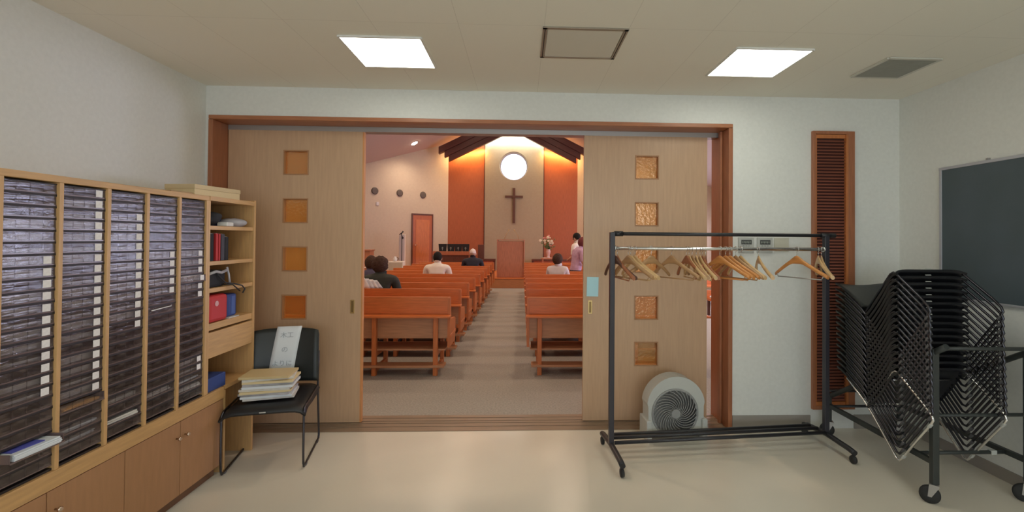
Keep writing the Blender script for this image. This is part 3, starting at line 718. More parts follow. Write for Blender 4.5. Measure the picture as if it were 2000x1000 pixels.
# ================================================================ fan near the right door
t = empty('floor_fan', (1.165, 3.50, 0), radians(4), 'pale grey round floor fan with spiral grille behind the rack', 'fan')
poly = [(-.215, .03)] + [(-.215 + .0, .25)] + [(.225 * cos(a), .25 + .225 * sin(a)) for a in [pi - pi * k / 24 for k in range(1, 24)]] + [(.215, .25), (.215, .03)]
b = MB(); b.prism(poly, .0, .13, 'y'); bmesh.ops.bevel(b.bm, geom=[e for e in b.bm.edges if len(e.link_faces) == 2 and e.calc_face_angle() > 1.2], offset=.018, segments=3, affect='EDGES'); b.build('housing', 'offwhite', t)
for s in (-1, 1): MB().box(s * .215 - .02, s * .215 + .02, -.03, .15, 0, .16, .008).build('stand', 'offwhite', t)
gx, gz = -.01, .205
MB().lathe([(.168, -.004), (.175, -.012), (.182, -.004), (.182, .0), (.168, .0)], 40, (gx, 0, gz), 'y').build('grille_ring', mat('grille_grey', (.30, .30, .29), .5), t)
MB().lathe([(.166, -.003), (.166, .0)], 40, (gx, -.001, gz), 'y').build('fan_recess', mat('fan_dark', (.05, .05, .05), .6), t)
g = MB()
for k in range(26):
    a0 = 2 * pi * k / 26; pts = []
    for i in range(10):
        v = i / 9; r = .03 + .14 * v; a = a0 + 1.35 * v; pts.append((gx + r * cos(a), -.012 - .008 * (1 - v * v), gz + r * sin(a)))
    g.tube(pts, .0028, 5)
g.build('spiral_grille', bpy.data.materials['grille_grey'], t)
MB().lathe([(.034, -.022), (.034, -.012)], 24, (gx, 0, gz), 'y').build('hub_cap', bpy.data.materials['grille_grey'], t)

# light blue note on the right door edge
o = MB().box(-.046, .050, -.002, 0, 0, .16).build('blue_note', 'note'); o.location = (.580, 3.862, 1.03); o.rotation_euler = (0, radians(1), 0)
tag(o, 'light blue paper note stuck on the leading edge of the right door', 'note')

# ================================================================ THE SETTING: church
GX = -.35; ZR = 6.32; SL = .505
def roof(x): return ZR - SL * abs(x - GX)
XWl, XWr = -6.55, 5.85
YE = 14.15
b = MB(); b.box(XWl - .1, XWr + .1, DW - .17, 18.1, -.12, 0); struct(b.build('floor_nave', 'carpet'))
b = MB(); b.box(XWl - .1, XWl, DW, YE + .1, 0, roof(XWl) + .1); struct(b.build('wall_nave_left', 'cream_wall'))
wins = [(6.0, 7.2), (8.6, 9.8), (11.0, 12.2), (13.0, 13.9)]
b = MB(); ys = [DW] + [v for w_ in wins for v in w_] + [YE + .1]
for k in range(0, len(ys), 2): b.box(XWr, XWr + .15, ys[k], ys[k + 1], 0, roof(XWr) + .1)
for y0, y1 in wins: b.box(XWr, XWr + .15, y0, y1, 0, .7); b.box(XWr, XWr + .15, y0, y1, 2.2, roof(XWr) + .1)
struct(b.build('wall_nave_right', 'cream_wall'))
for i, (y0, y1) in enumerate(wins):
    t = empty('window_%d' % (i + 1), (XWr + .1, (y0 + y1) / 2, .7)); struct(t); hh = (y1 - y0) / 2
    MB().box(0, .01, -hh, hh, 0, 1.5).build('window_pane', 'winpane', t)
    b = MB()
    for y in (-hh, -.015, hh - .03): b.box(-.03, -.001, y, y + .03, 0, 1.5)
    b.box(-.03, -.001, -hh, hh, 0, .03); b.box(-.03, -.001, -hh, hh, 1.47, 1.5); b.build('window_frame', 'white', t)
# canted walls with offset plane x - y = c
def wedge(x0, y0, x1, y1, z0a, z0b, th):
    d = Vector((x1 - x0, y1 - y0, 0)).normalized(); n = Vector((-d.y, d.x, 0)) * th
    b = MB(); A = Vector((x0, y0, 0)); B = Vector((x1, y1, 0))
    vs = [b.bm.verts.new(p) for p in (A, B, B + n, A + n, A + Vector((0, 0, z0a)), B + Vector((0, 0, z0b)), B + n + Vector((0, 0, z0b)), A + n + Vector((0, 0, z0a)))]
    for f in ((0, 3, 2, 1), (4, 5, 6, 7), (0, 1, 5, 4), (1, 2, 6, 5), (2, 3, 7, 6), (3, 0, 4, 7)): b.bm.faces.new([vs[i] for i in f])
    return b
struct(wedge(XWl, YE, -2.80, 17.9, roof(XWl) + .1, roof(-2.8) + .1, .15).build('wall_chancel_left', 'cream_wall'))
struct(wedge(2.10, 17.9, XWr, YE, roof(2.1) + .1, roof(XWr) + .1, .15).build('wall_chancel_right', 'cream_wall'))
# roof slabs: nave part hangs a little lower than the chancel part
for nm, s in (('left', -1), ('right', 1)):
    xe = XWl - .1 if s < 0 else XWr + .1
    b = MB(); b.prism([(GX, ZR - .09), (xe, roof(xe) - .09), (xe, roof(xe) + .2), (GX, ZR + .2)], DW - .1, 14.35, 'y'); struct(b.build('ceiling_nave_' + nm, 'church_ceiling'))
    b = MB(); b.prism([(GX, ZR), (xe, roof(xe)), (xe, roof(xe) + .2), (GX, ZR + .2)], 14.35, 18.2, 'y'); struct(b.build('ceiling_chancel_' + nm, 'church_ceiling'))
b = MB(); b.prism([(XWl - .1, 3.0), (XWr + .1, 3.0), (XWr + .1, roof(XWr)), (GX, ZR), (XWl - .1, roof(XWl))], D0 + .2, DW, 'y'); struct(b.build('wall_nave_back', 'cream_wall'))
# chancel platform
ZP = .30
b = MB(); b.box(-4.3, 3.6, 14.3, 17.9, 0, ZP - .02); b.box(-6.4, -4.3, 14.3, 15.6, 0, ZP - .02) if False else None
struct(b.build('floor_chancel', wood('step_wood', (.42, .16, .055), .12, (10, 1, 1), .4)))
b = MB(); b.box(-4.3, 3.6, 14.28, 17.9, ZP - .02, ZP, .003); struct(b.build('trim_3', 'pew'))
# back wall of the chancel
CPX0, CPX1 = -1.418, .795
b = MB(); b.box(-2.80, CPX0, 17.9, 18.0, 0, 6.2, 0); struct(b.build('wall_chancel_panel_left', 'panel'))
b = MB(); b.box(CPX1, 2.10, 17.9, 18.0, 0, 6.2, 0); struct(b.build('wall_chancel_panel_right', 'panel'))
# cream centre with round hole
wc = (-.335, 4.255); ro = .545
def ring_wall(x0, x1, z0, z1, c, r, y0, y1):
    b = MB(); N = 64
    angs = [2 * pi * k / N for k in range(N)]
    for cx_, cz_ in ((x0, z0), (x1, z0), (x1, z1), (x0, z1)): angs.append(math.atan2(cz_ - c[1], cx_ - c[0]) % (2 * pi))
    angs = sorted(set(round(a, 6) for a in angs)); F_, I_ = [], []; Bk = []
    for a in angs:
        dx, dz = cos(a), sin(a); ts = []
        if dx > 1e-9: ts.append((x1 - c[0]) / dx)
        if dx < -1e-9: ts.append((x0 - c[0]) / dx)
        if dz > 1e-9: ts.append((z1 - c[1]) / dz)
        if dz < -1e-9: ts.append((z0 - c[1]) / dz)
        t_ = min(ts); F_.append(b.bm.verts.new((c[0] + dx * t_, y0, c[1] + dz * t_))); I_.append(b.bm.verts.new((c[0] + dx * r, y0, c[1] + dz * r)))
        Bk.append(b.bm.verts.new((c[0] + dx * r * .93, y1, c[1] + dz * r * .93 + .0)))
    n = len(angs)
    for k in range(n):
        j = (k + 1) % n; b.bm.faces.new((F_[k], F_[j], I_[j], I_[k])); f = b.bm.faces.new((I_[k], I_[j], Bk[j], Bk[k])); f.smooth = True
    return b
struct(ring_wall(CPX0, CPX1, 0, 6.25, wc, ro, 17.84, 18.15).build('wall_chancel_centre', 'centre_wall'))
b = MB(); b.box(CPX0 - .03, CPX0, 17.86, 17.9, 0, 6.2); b.box(CPX1, CPX1 + .03, 17.86, 17.9, 0, 6.2); struct(b.build('trim_4', 'beam'))
t = empty('window_5', (wc[0], 18.1, wc[1])); struct(t)
MB().lathe([(ro * .93, 0), (ro * .93, .02)], 64, (0, 0, 0), 'y').build('window_pane', 'roundpane', t)
b = MB(); b.tube([(ro * .925 * cos(a), -.01, ro * .925 * sin(a)) for a in [2 * pi * k / 48 for k in range(48)]], .016, 8, True); b.build('window_frame', mat('pale_window_ring', (.55, .55, .75), .5), t)
# gable beams
t = empty('gable_beam', (GX, 16.9, 4.5), 0, 'dark red stepped wooden gable beam spanning above the chancel', 'gable beam')
def gb(s, half, zt, zb, y0, y1):
    b = MB(); zpk = ZR - 4.5
    b.prism([(0, zt), (s * half, zt - .5 * half), (s * half, zb - .5 * half), (0, zb)], y0, y1, 'y'); return b
for s in (-1, 1):
    apex = 4.732 + .5 * 2.63 - 4.5            # top of upper board at ridge
    gb(s, 2.63, apex, apex - .24, -.12, .10).build('upper_board', 'beam', t)
    gb(s, 2.43, apex - .2405, apex - .46, -.06, .12).build('middle_board', 'beam', t)
    gb(s, 2.28, apex - .4605, apex - .665, -.02, .14).build('lower_board', 'beam', t)
# cove lights behind the beam
def cove(s, r0, r1, m, label, w_, col):
    ap = 4.732 + .5 * 2.63 - .44; x0, x1 = s * r0, s * r1
    b = MB(); b.tube([(GX + x0, 17.58, ap - .5 * r0), (GX + x1, 17.58, ap - .5 * r1)], .016, 8); o = b.build('cove_light', m); tag(o, label, 'cove light', 'cove lights behind the gable beam')
    l = bpy.data.lights.new('cove_lamp', 'AREA'); l.shape = 'RECTANGLE'; l.size = math.hypot(x1 - x0, .5 * (r1 - r0)); l.size_y = .06; l.energy = w_; l.color = col
    lo = bpy.data.objects.new('cove_lamp', l); COL.objects.link(lo)
    lo.location = (GX + (x0 + x1) / 2, 17.60, ap - .25 * (r0 + r1) - .02)
    z = Vector((0, -.55, .83)).normalized(); x = Vector((s, 0, -.5)).normalized(); y = z.cross(x).normalized(); x = y.cross(z)
    lo.matrix_world = Matrix(((x.x, y.x, z.x, lo.location.x), (x.y, y.y, z.y, lo.location.y), (x.z, y.z, z.z, lo.location.z), (0, 0, 0, 1)))
cove(-1, 1.12, 2.2, 'warmtube', 'warm glowing cove tube behind the left slope of the beam', COVE_W * 2.6, (1, .55, .16))
cove(1, 1.18, 2.2, 'warmtube', 'warm glowing cove tube behind the right slope of the beam', COVE_W * 2.6, (1, .55, .16))
cove(-1, .03, 1.05, 'whitetube', 'white cove tube left of the ridge above the cross', COVE_W * 2.2, (1, .93, .78))
cove(1, .03, 1.12, 'whitetube', 'white cove tube right of the ridge above the cross', COVE_W * 2.2, (1, .93, .78))

# church downlights
def downlight(x, y, label):
    z = roof(x) - (.09 if y < 14.35 else 0); s = -1 if x < GX else 1
    t = empty('downlight', (x, y, z), 0, label, 'downlight', 'recessed downlights in the church roof'); t.rotation_euler = (0, math.atan(SL) * s, 0)
    MB().lathe([(.11, -.012), (.13, -.012), (.13, -.0005), (.11, -.0005)], 24).build('trim_ring', 'white', t)
    MB().lathe([(.05, -.035), (.09, -.028), (.108, -.012), (.108, -.001)], 24).build('lamp', 'downlamp', t)
    l = bpy.data.lights.new('downlight_lamp', 'SPOT'); l.energy = NAVE_W; l.color = (1, .76, .55); l.spot_size = radians(150); l.spot_blend = 1; l.shadow_soft_size = .12
    lo = bpy.data.objects.new('downlight_lamp', l); COL.objects.link(lo); lo.location = (x, y, z - .16)
downlight(-3.62, 15.85, 'bright recessed downlight in the sloping roof near the chancel left wall')
k = 0
for y in (5.6, 8.6, 11.6):
    for x in (-4.6, -1.9, 1.2, 3.9):
        downlight(x, y, 'recessed downlight above the pews, %s line from the left, %s row from the doorway' % (ordin[{-4.6: 1, -1.9: 2, 1.2: 3, 3.9: 4}[x]], ordin[{5.6: 1, 8.6: 2, 11.6: 3}[y]])); k += 1
downlight(2.95, 15.6, 'recessed downlight in the roof on the chancel right side')
downlight(-1.9, 15.2, 'recessed downlight in the roof above the chancel front left'); downlight(1.2, 15.2, 'recessed downlight in the roof above the chancel front right')
for i, (y0, y1) in enumerate(wins):
    l = bpy.data.lights.new('window_daylight', 'AREA'); l.shape = 'RECTANGLE'; l.size = y1 - y0; l.size_y = 1.5; l.energy = WIN_W; l.color = (.70, .72, 1)
    lo = bpy.data.objects.new('window_daylight', l); COL.objects.link(lo); lo.location = (XWr + .06, (y0 + y1) / 2, 1.45); lo.rotation_euler = (0, radians(90), 0)

# cross
t = empty('wall_cross', (-.315, 17.80, 2.08), 0, 'dark wooden cross on the cream chancel wall under the round window', 'cross')
MB().box(-.045, .045, -.03, .03, 0, 1.33, .006).build('upright', 'cross', t); MB().box(-.335, .335, -.032, .028, .965, 1.045, .006).build('crossbar', 'cross', t)
# door on canted wall
t = empty('door_4', (-3.595, 17.105, ZP), radians(45)); struct(t)
MB().box(-.40, .40, -.035, -.004, .005, 2.02, .003).build('door_leaf', 'podium' if False else 'panel', t)
MB().box(-.28, .28, -.045, -.034, .15, 1.85, .004).build('door_inset', wood('door_inset_wood', (.50, .16, .05), .14, (1, 1, 10)), t)
b = MB(); b.box(-.44, -.40, -.05, 0, 0, 2.07, .003); b.box(.40, .44, -.05, 0, 0, 2.07, .003); b.box(-.40, .40, -.05, 0, 2.025, 2.07, .003); b.build('door_casing', 'darkwood', t)
MB().tube([(-.34, -.035, .95), (-.34, -.075, .95), (-.24, -.08, .95)], .009, 8).build('door_handle', 'chrome', t)
# round portholes on canted wall
def cant(s, z, out=0):       # s = x coordinate on the left canted wall
    return Vector((s + out * .7071, s + 20.70 - out * .7071, z))
for x, lab in ((-4.89, 'round dark wall recess farthest left on the slanted wall'), (-4.24, 'round dark wall recess in the middle of the three'), (-3.58, 'round dark wall recess nearest the orange panel')):
    t = empty('wall_porthole', cant(x, 3.05, .0), radians(45), lab, 'wall recess', 'round recesses on the slanted wall')
    MB().lathe([(.085, -.03), (.115, -.03), (.12, -.02), (.12, 0), (.085, 0)], 28, (0, 0, 0), 'y').build('rim', mat('porthole_rim', (.10, .075, .06), .5), t)
    MB().lathe([(.086, -.006), (.086, -.001)], 28, (0, 0, 0), 'y').build('porthole_glass', mat('porthole_dark', (.015, .012, .012), .25), t)
    MB().tube([(.03, -.012, .03), (.05, -.014, -.01), (.04, -.012, -.05)], .012, 6).build('inner_glint', mat('porthole_brown', (.20, .15, .12), .4), t)
tag(MB().box(-.05, .05, -.02, 0, -.06, .06, .004).build('wall_box', 'shirt_grey'), 'small pale square fitting on the slanted wall below the left recess', 'wall fitting').matrix_world = Matrix.Translation(cant(-4.82, 2.63)) @ Matrix.Rotation(radians(45), 4, 'Z')

# ================================================================ pews
def make_pew(Lp, legs, label):
    # origin at the right end of the back's rear foot; local +x to the viewer's right, bench spans 0..Lp
    t = empty('pew', (0, 0, 0), 0, label, 'pew', 'wooden pews')
    MB().box(0, Lp, .035, .06, .66, .85, .004).build('backrest', 'pew', t)
    MB().box(0.01, Lp - .01, .03, .05, .395, .635, .003).build('lower_back', 'pew_low', t)
    MB().box(-.012, Lp + .012, -.10, .036, .637, .658, .004).build('book_ledge', 'pew', t)
    MB().box(-.005, Lp + .005, .055, .46, .395, .428, .006).build('seat', 'pew', t)
    MB().box(.05, Lp - .05, .02, .40, .265, .283, .002).build('under_shelf', 'pew_low', t)
    MB().box(.05, Lp - .05, -.06, .10, .095, .12, .002).build('foot_rest', 'pew_low', t)
    for x in legs:
        l = MB(); l.box(x - .024, x + .024, -.035, .02, 0, .637, .004); l.build('leg', 'pew_v', t)
        l = MB(); l.box(x - .022, x + .022, .40, .445, 0, .394, .004); l.build('leg', 'pew_v', t)
        l = MB(); l.box(x - .016, x + .016, .02, .40, .20, .262, .003); l.box(x - .016, x + .016, .02, .40, .03, .08, .003); l.build('side_rail', 'pew_v', t)
    for x in (0.0, Lp - .028):
        e = MB(); e.prism([(.02, .30), (.02, .84), (.075, .84), (.11, .60), (.42, .57), (.455, .55), (.455, .40), (.40, .30)], x, x + .028, 'x'); e.build('end_panel', 'pew_v', t)
    MB().box(Lp * .2, Lp * .2 + .0, 0, 0, 0, 0) if False else None
    return t
Lp = 2.02
pl = make_pew(Lp, (.14, .80, 1.21, 1.87), 'x'); pr = None
pos = ['nearest the doorway', 'second from the doorway', 'third from the doorway', 'fourth from the doorway', 'fifth from the doorway', 'fifth from the front', 'fourth from the front', 'third from the front', 'second from the front', 'nearest the chancel']
for i in range(10):
    y = 5.215 + .845 * i
    o = pl if i == 0 else dup(pl)
    o.location = (-.785 - Lp + .03 * min(1, i / 4), y, 0); o['label'] = 'orange wooden pew on the left of the aisle, %s' % pos[i]; o['group'] = 'pews left of the aisle'
    o = dup(pl); o.location = (.062, y + .01, 0); o['label'] = 'orange wooden pew on the right of the aisle, %s' % pos[i]; o['group'] = 'pews right of the aisle'

# lectern
t = empty('lectern', (-.345, 14.85, ZP), 0, 'tall cherry wood lectern standing on the chancel step', 'lectern')
b = MB(); b.box(-.40, .40, -.22, .22, 0, 1.12, .01); b.build('body', 'podium', t)
b = MB(); b.box(-.428, -.395, -.25, .24, 0, 1.15, .006); b.box(.395, .428, -.25, .24, 0, 1.15, .006); b.build('side_panel', 'podium', t)
MB().box(-.43, .43, -.25, .25, 1.15, 1.175, .005).build('top', 'podium', t)
for s, pts in ((-1, [(-.22, 0, 1.175), (-.15, -.03, 1.33), (-.07, -.08, 1.47)]), (1, [(.24, 0, 1.175), (.19, -.03, 1.33), (.10, -.08, 1.47)])):
    m_ = MB().tube(pts, .005, 6).build('gooseneck', 'brass', t)
    MB().ell(pts[-1], (.016, .026, .018), 10, 8).build('microphone', 'brass', m_)

# low side walls (communion rails)
for x0, x1, lab in ((-2.7, -.97, 'low dark wooden rail behind the lectern on the left'), (.36, 2.0, 'low dark wooden rail behind the lectern on the right')):
    t = empty('altar_rail', ((x0 + x1) / 2, 17.45, ZP), 0, lab, 'rail', 'dark rails before the chancel wall'); h = (x1 - x0) / 2
    MB().box(-h, h, -.09, .09, .38, .45, .006).build('top_rail', 'darkwood', t); MB().box(-h + .05, h - .05, -.02, .02, .05, .38).build('rail_panel', 'panel', t)
    for s in (-1, 1): MB().box(s * (h - .04) - .035, s * (h - .04) + .035, -.06, .06, 0, .38, .004).build('rail_post', 'darkwood', t)
# offering table with black bags
t = empty('offering_table', (-2.33, 16.25, ZP), 0, 'red brown table carrying black offering bags left of the lectern', 'table')
MB().box(-.68, .62, -.25, .25, .63, .755, .006).build('tabletop', 'podium', t)
MB().box(-.60, .54, -.18, -.15, .30, .63).build('apron', 'darkwood', t)
for x in (-.62, .56):
    for y in (-.2, .2): MB().box(x - .03, x + .03, y - .03, y + .03, 0, .63, .004).build('leg', 'podium', t)
for k, x in enumerate((-2.70, -2.42, -2.17, -1.92)):
    t = empty('offering_bag', (x, 16.2, ZP + .756), 0, 'black offering bag with pale cross, %s on the table' % ['leftmost', 'second from left', 'third from left', 'rightmost'][k], 'offering bag', 'black offering bags on the table')
    wd = .135 if k == 0 else .122
    b = MB(); b.prism([(-wd * .85, 0), (wd * .85, 0), (wd, .245), (-wd, .245)], -.06, .06, 'y'); b.build('bag', 'blackcloth', t)
    b = MB(); b.box(-.008, .008, -.066, -.0605, .03, .15); b.box(-.032, .032, -.066, -.0605, .10, .118); b.build('cross_emblem', mat('pale_emblem', (.35, .38, .36), .6), t)
# chair at the wall
t = empty('altar_chair', (-1.46, 16.6, ZP), 0, 'dark red wooden chair beside the offering table', 'chair')
MB().box(-.12, .10, -.2, .2, .40, .46, .01).build('seat', 'darkwood', t); MB().box(-.10, .12, .17, .21, .46, .98, .01).build('backrest', 'darkwood', t)
for x in (-.10, .08):
    for y in (-.17, .17): MB().box(x - .02, x + .02, y - .02, y + .02, 0, .40).build('leg', 'darkwood', t)
# flower stand and vase
t = empty('flower_stand', (.93, 16.45, ZP), 0, 'dark wooden flower stand right of the lectern', 'stand')
MB().box(-.26, .42, -.2, .2, .50, .535, .006).build('top', 'podium', t)
for x in (-.2, .36):
    for y in (-.15, .15): MB().box(x - .022, x + .022, y - .022, y + .022, 0, .50, .003).build('leg', 'podium', t)
MB().box(-.2, .1, -.16, .16, .5355, .5385).build('cloth', 'shirt_white', t)
t = empty('flower_vase', (.92, 16.4, ZP + .54), 0, 'pink vase holding a loose flower arrangement', 'vase')
MB().lathe([(.075, 0), (.05, .03), (.045, .09), (.075, .17), (.085, .23), (.06, .28), (.075, .30), (.06, .30)], 24).build('vase_body', 'vase', t)
t = empty('flower_arrangement', (.92, 16.4, ZP + .80), 0, 'cream and pink flowers with thin green stems in the pink vase', 'flowers')
rnd = random.Random(3)
stems = MB(); leaves = MB(); tips = []
for k in range(26):
    a = rnd.uniform(0, 2 * pi); sp = rnd.uniform(.05, .36); h = rnd.uniform(.08, .46) + (.05 if sp < .15 else 0); p1 = (sp * cos(a), sp * sin(a) * .5, h)
    stems.tube([(0, 0, 0), (p1[0] * .4, p1[1] * .4, h * .55), p1], .004, 5); tips.append(p1)
    for j in range(3):
        v = rnd.uniform(.3, .95); c_ = Vector((p1[0] * v, p1[1] * v, h * v)); leaves.ell(c_ + Vector((rnd.uniform(-.03, .03), 0, 0)), (.035, .008, .014), 8, 6, Matrix.Rotation(rnd.uniform(0, 3), 4, 'Y'))
stems.build('stems', 'leaf', t); leaves.build('foliage', 'leaf', t)
for k, p in enumerate(tips[:17]):
    b = MB(); n = 6; R = rnd.uniform(.028, .05)
    for j in range(n): a = 2 * pi * j / n; b.ell((p[0] + R * .6 * cos(a), p[1] - .01, p[2] + R * .6 * sin(a)), (R * .55, R * .3, R * .45), 8, 6)
    b.ell((p[0], p[1] - .02, p[2]), R * .3, 8, 6); b.build('flower', 'petal_cream' if k % 3 else 'petal_pink', t)

# piano end, microphone stand, column speaker, white items on the left
t = empty('upright_piano', (-4.55, 12.6, 0), radians(0), 'dark brown upright piano end showing past the left door edge', 'piano')
MB().box(-.6, .56, -.05, .30, 0, 1.15, .01).build('case', 'podium', t); MB().box(-.62, .58, -.07, .32, 1.15, 1.18, .005).build('lid', 'podium', t)
MB().box(-.6, .56, -.28, -.05, .62, .72, .01).build('keyboard_case', 'podium', t); MB().box(-.55, .50, -.25, -.06, .721, .728).build('keys', 'white', t)
for x in (-.56, .52): MB().box(x - .03, x + .03, -.27, -.21, 0, .62, .005).build('leg', 'podium', t)
t = empty('microphone_stand', (-3.83, 15.2, 0), 0, 'black microphone stand in front of the pale column', 'microphone stand')
b = MB(); b.tube([(0, 0, .03), (0, 0, 1.55)], .014, 8); b.build('pole', 'black', t)
b = MB(); b.lathe([(.13, 0), (.13, .015), (.03, .03), (.02, .03)], 20); b.build('base', 'black', t)
b = MB(); b.tube([(.03, 0, 1.50), (-.02, 0, 1.60), (.03, 0, 1.72)], .014, 8); b.build('clip', 'black', t); b = MB(); b.tube([(-.08, 0, 1.60), (.05, 0, 1.70)], [.012, .02], 8); b.ell((.02, 0, 1.50), .035, 10, 8); b.build('microphone', 'black', t)
t = empty('column_speaker', (-3.88, 15.45, 0), 0, 'slim pale column speaker standing before the slanted wall', 'speaker')
MB().box(-.10, .10, -.05, .05, .05, 1.62, .015).build('cabinet', 'shirt_white', t); MB().box(-.08, .08, -.056, -.05, .6, 1.58, .002).build('grille', 'shirt_grey', t); MB().box(-.14, .14, -.1, .1, 0, .05, .01).build('base', 'shirt_white', t)
t = empty('display_easel', (-3.56, 13.6, 0), 0, 'pale box stand with small white object left of the microphone stand', 'stand')
MB().box(-.22, .20, -.12, .12, .05, .83, .01).build('box_body', 'shirt_white', t); MB().box(-.20, .18, -.126, -.12, .45, .80, .002).build('front_panel', 'cream_wall', t)
for x in (-.18, .16): MB().box(x - .02, x + .02, -.1, .1, 0, .05).build('foot', 'alu', t)
t = empty('water_jug', (-3.60, 13.55, .832), 0, 'small white jug on the pale box stand', 'jug')
MB().lathe([(.05, 0), (.06, .03), (.055, .09), (.03, .12), (.035, .135), (.03, .135)], 20).build('jug_body', 'white', t); MB().tube([(.05, 0, .1), (.10, 0, .09), (.11, 0, .06), (.06, 0, .03)], .008, 6).build('handle', 'plastic_black', t)

# dark stool seen through the gap right of the door
t = empty('wooden_stool', (3.80, 9.15, 0), 0, 'dark wooden stool with white dish seen through the gap beside the right door', 'stool')
MB().box(-.10, .22, -.15, .18, .30, .35, .005).build('seat', 'pew', t); MB().box(-.10, .22, .15, .18, .35, .50, .004).build('backrest', 'pew', t)
for x in (-.06, .10):
    for y in (-.12, .14): MB().box(x - .025, x + .025, y - .025, y + .025, 0, .30, .003).build('leg', 'darkwood', t)
tag(MB().lathe([(.05, 0), (.085, .02), (.095, .05), (.085, .05), (.05, .012)], 24).build('white_dish', 'white'), 'small white dish on the dark stool', 'dish').location = (3.78, 9.10, .3515)
t = empty('side_bench', (4.3, 11.0, 0), 0, 'brown wooden bench along the right wall of the church', 'bench')
MB().box(-.45, .75, -.2, .2, .40, .44, .005).build('seat', 'pew', t); MB().box(-.45, .75, .17, .20, .44, .62, .005).build('backrest', 'pew', t)
for x in (-.38, .68):
    for y in (-.15, .15): MB().box(x - .03, x + .03, y - .03, y + .03, 0, .40, .004).build('leg', 'pew_v', t)

# ================================================================ people
def skin_mesh(chains, name):
    """chains: list of (points, radii); all in one skinned graph, welded at equal points"""
    me = bpy.data.meshes.new(name); idx = {}; vs = []; rs = []; es = []
    for pts, rr in chains:
        last = None
        for p, r in zip(pts, rr):
            k = tuple(round(c, 4) for c in p)
            if k not in idx: idx[k] = len(vs); vs.append(p); rs.append(r)
            i = idx[k]
            if last is not None and last != i: es.append((last, i))
            last = i
    me.from_pydata(vs, es, []); o = bpy.data.objects.new(name, me); COL.objects.link(o)
    sk = o.modifiers.new('skin', 'SKIN'); sk.use_smooth_shade = True
    for i, sv in enumerate(me.skin_vertices[0].data):
        r = rs[i]; sv.radius = r if isinstance(r, tuple) else (r, r)
    me.skin_vertices[0].data[0].use_root = True
    s = o.modifiers.new('sub', 'SUBSURF'); s.levels = 1; s.render_levels = 1
    return o
def bake(o):
    dg = bpy.context.evaluated_depsgraph_get(); dg.update()
    me = bpy.data.meshes.new_from_object(o.evaluated_get(dg)); bm = bmesh.new(); bm.from_mesh(me); bpy.data.meshes.remove(me)
    bpy.data.objects.remove(o); return bm
def finish(bm, name, m, parent, vox=.011, smooth_it=4):
    me = bpy.data.meshes.new(name); bm.to_mesh(me); bm.free(); o = bpy.data.objects.new(name, me); COL.objects.link(o)
    r = o.modifiers.new('remesh', 'REMESH'); r.mode = 'VOXEL'; r.voxel_size = vox; r.use_smooth_shade = True
    s = o.modifiers.new('smooth', 'SMOOTH'); s.iterations = smooth_it
    b2 = bake(o); me = bpy.data.meshes.new(name); b2.to_mesh(me); b2.free(); me.materials.append(M[m])
    for p in me.polygons: p.use_smooth = True
    o = bpy.data.objects.new(name, me); COL.objects.link(o)
    if parent: o.parent = parent
    return o
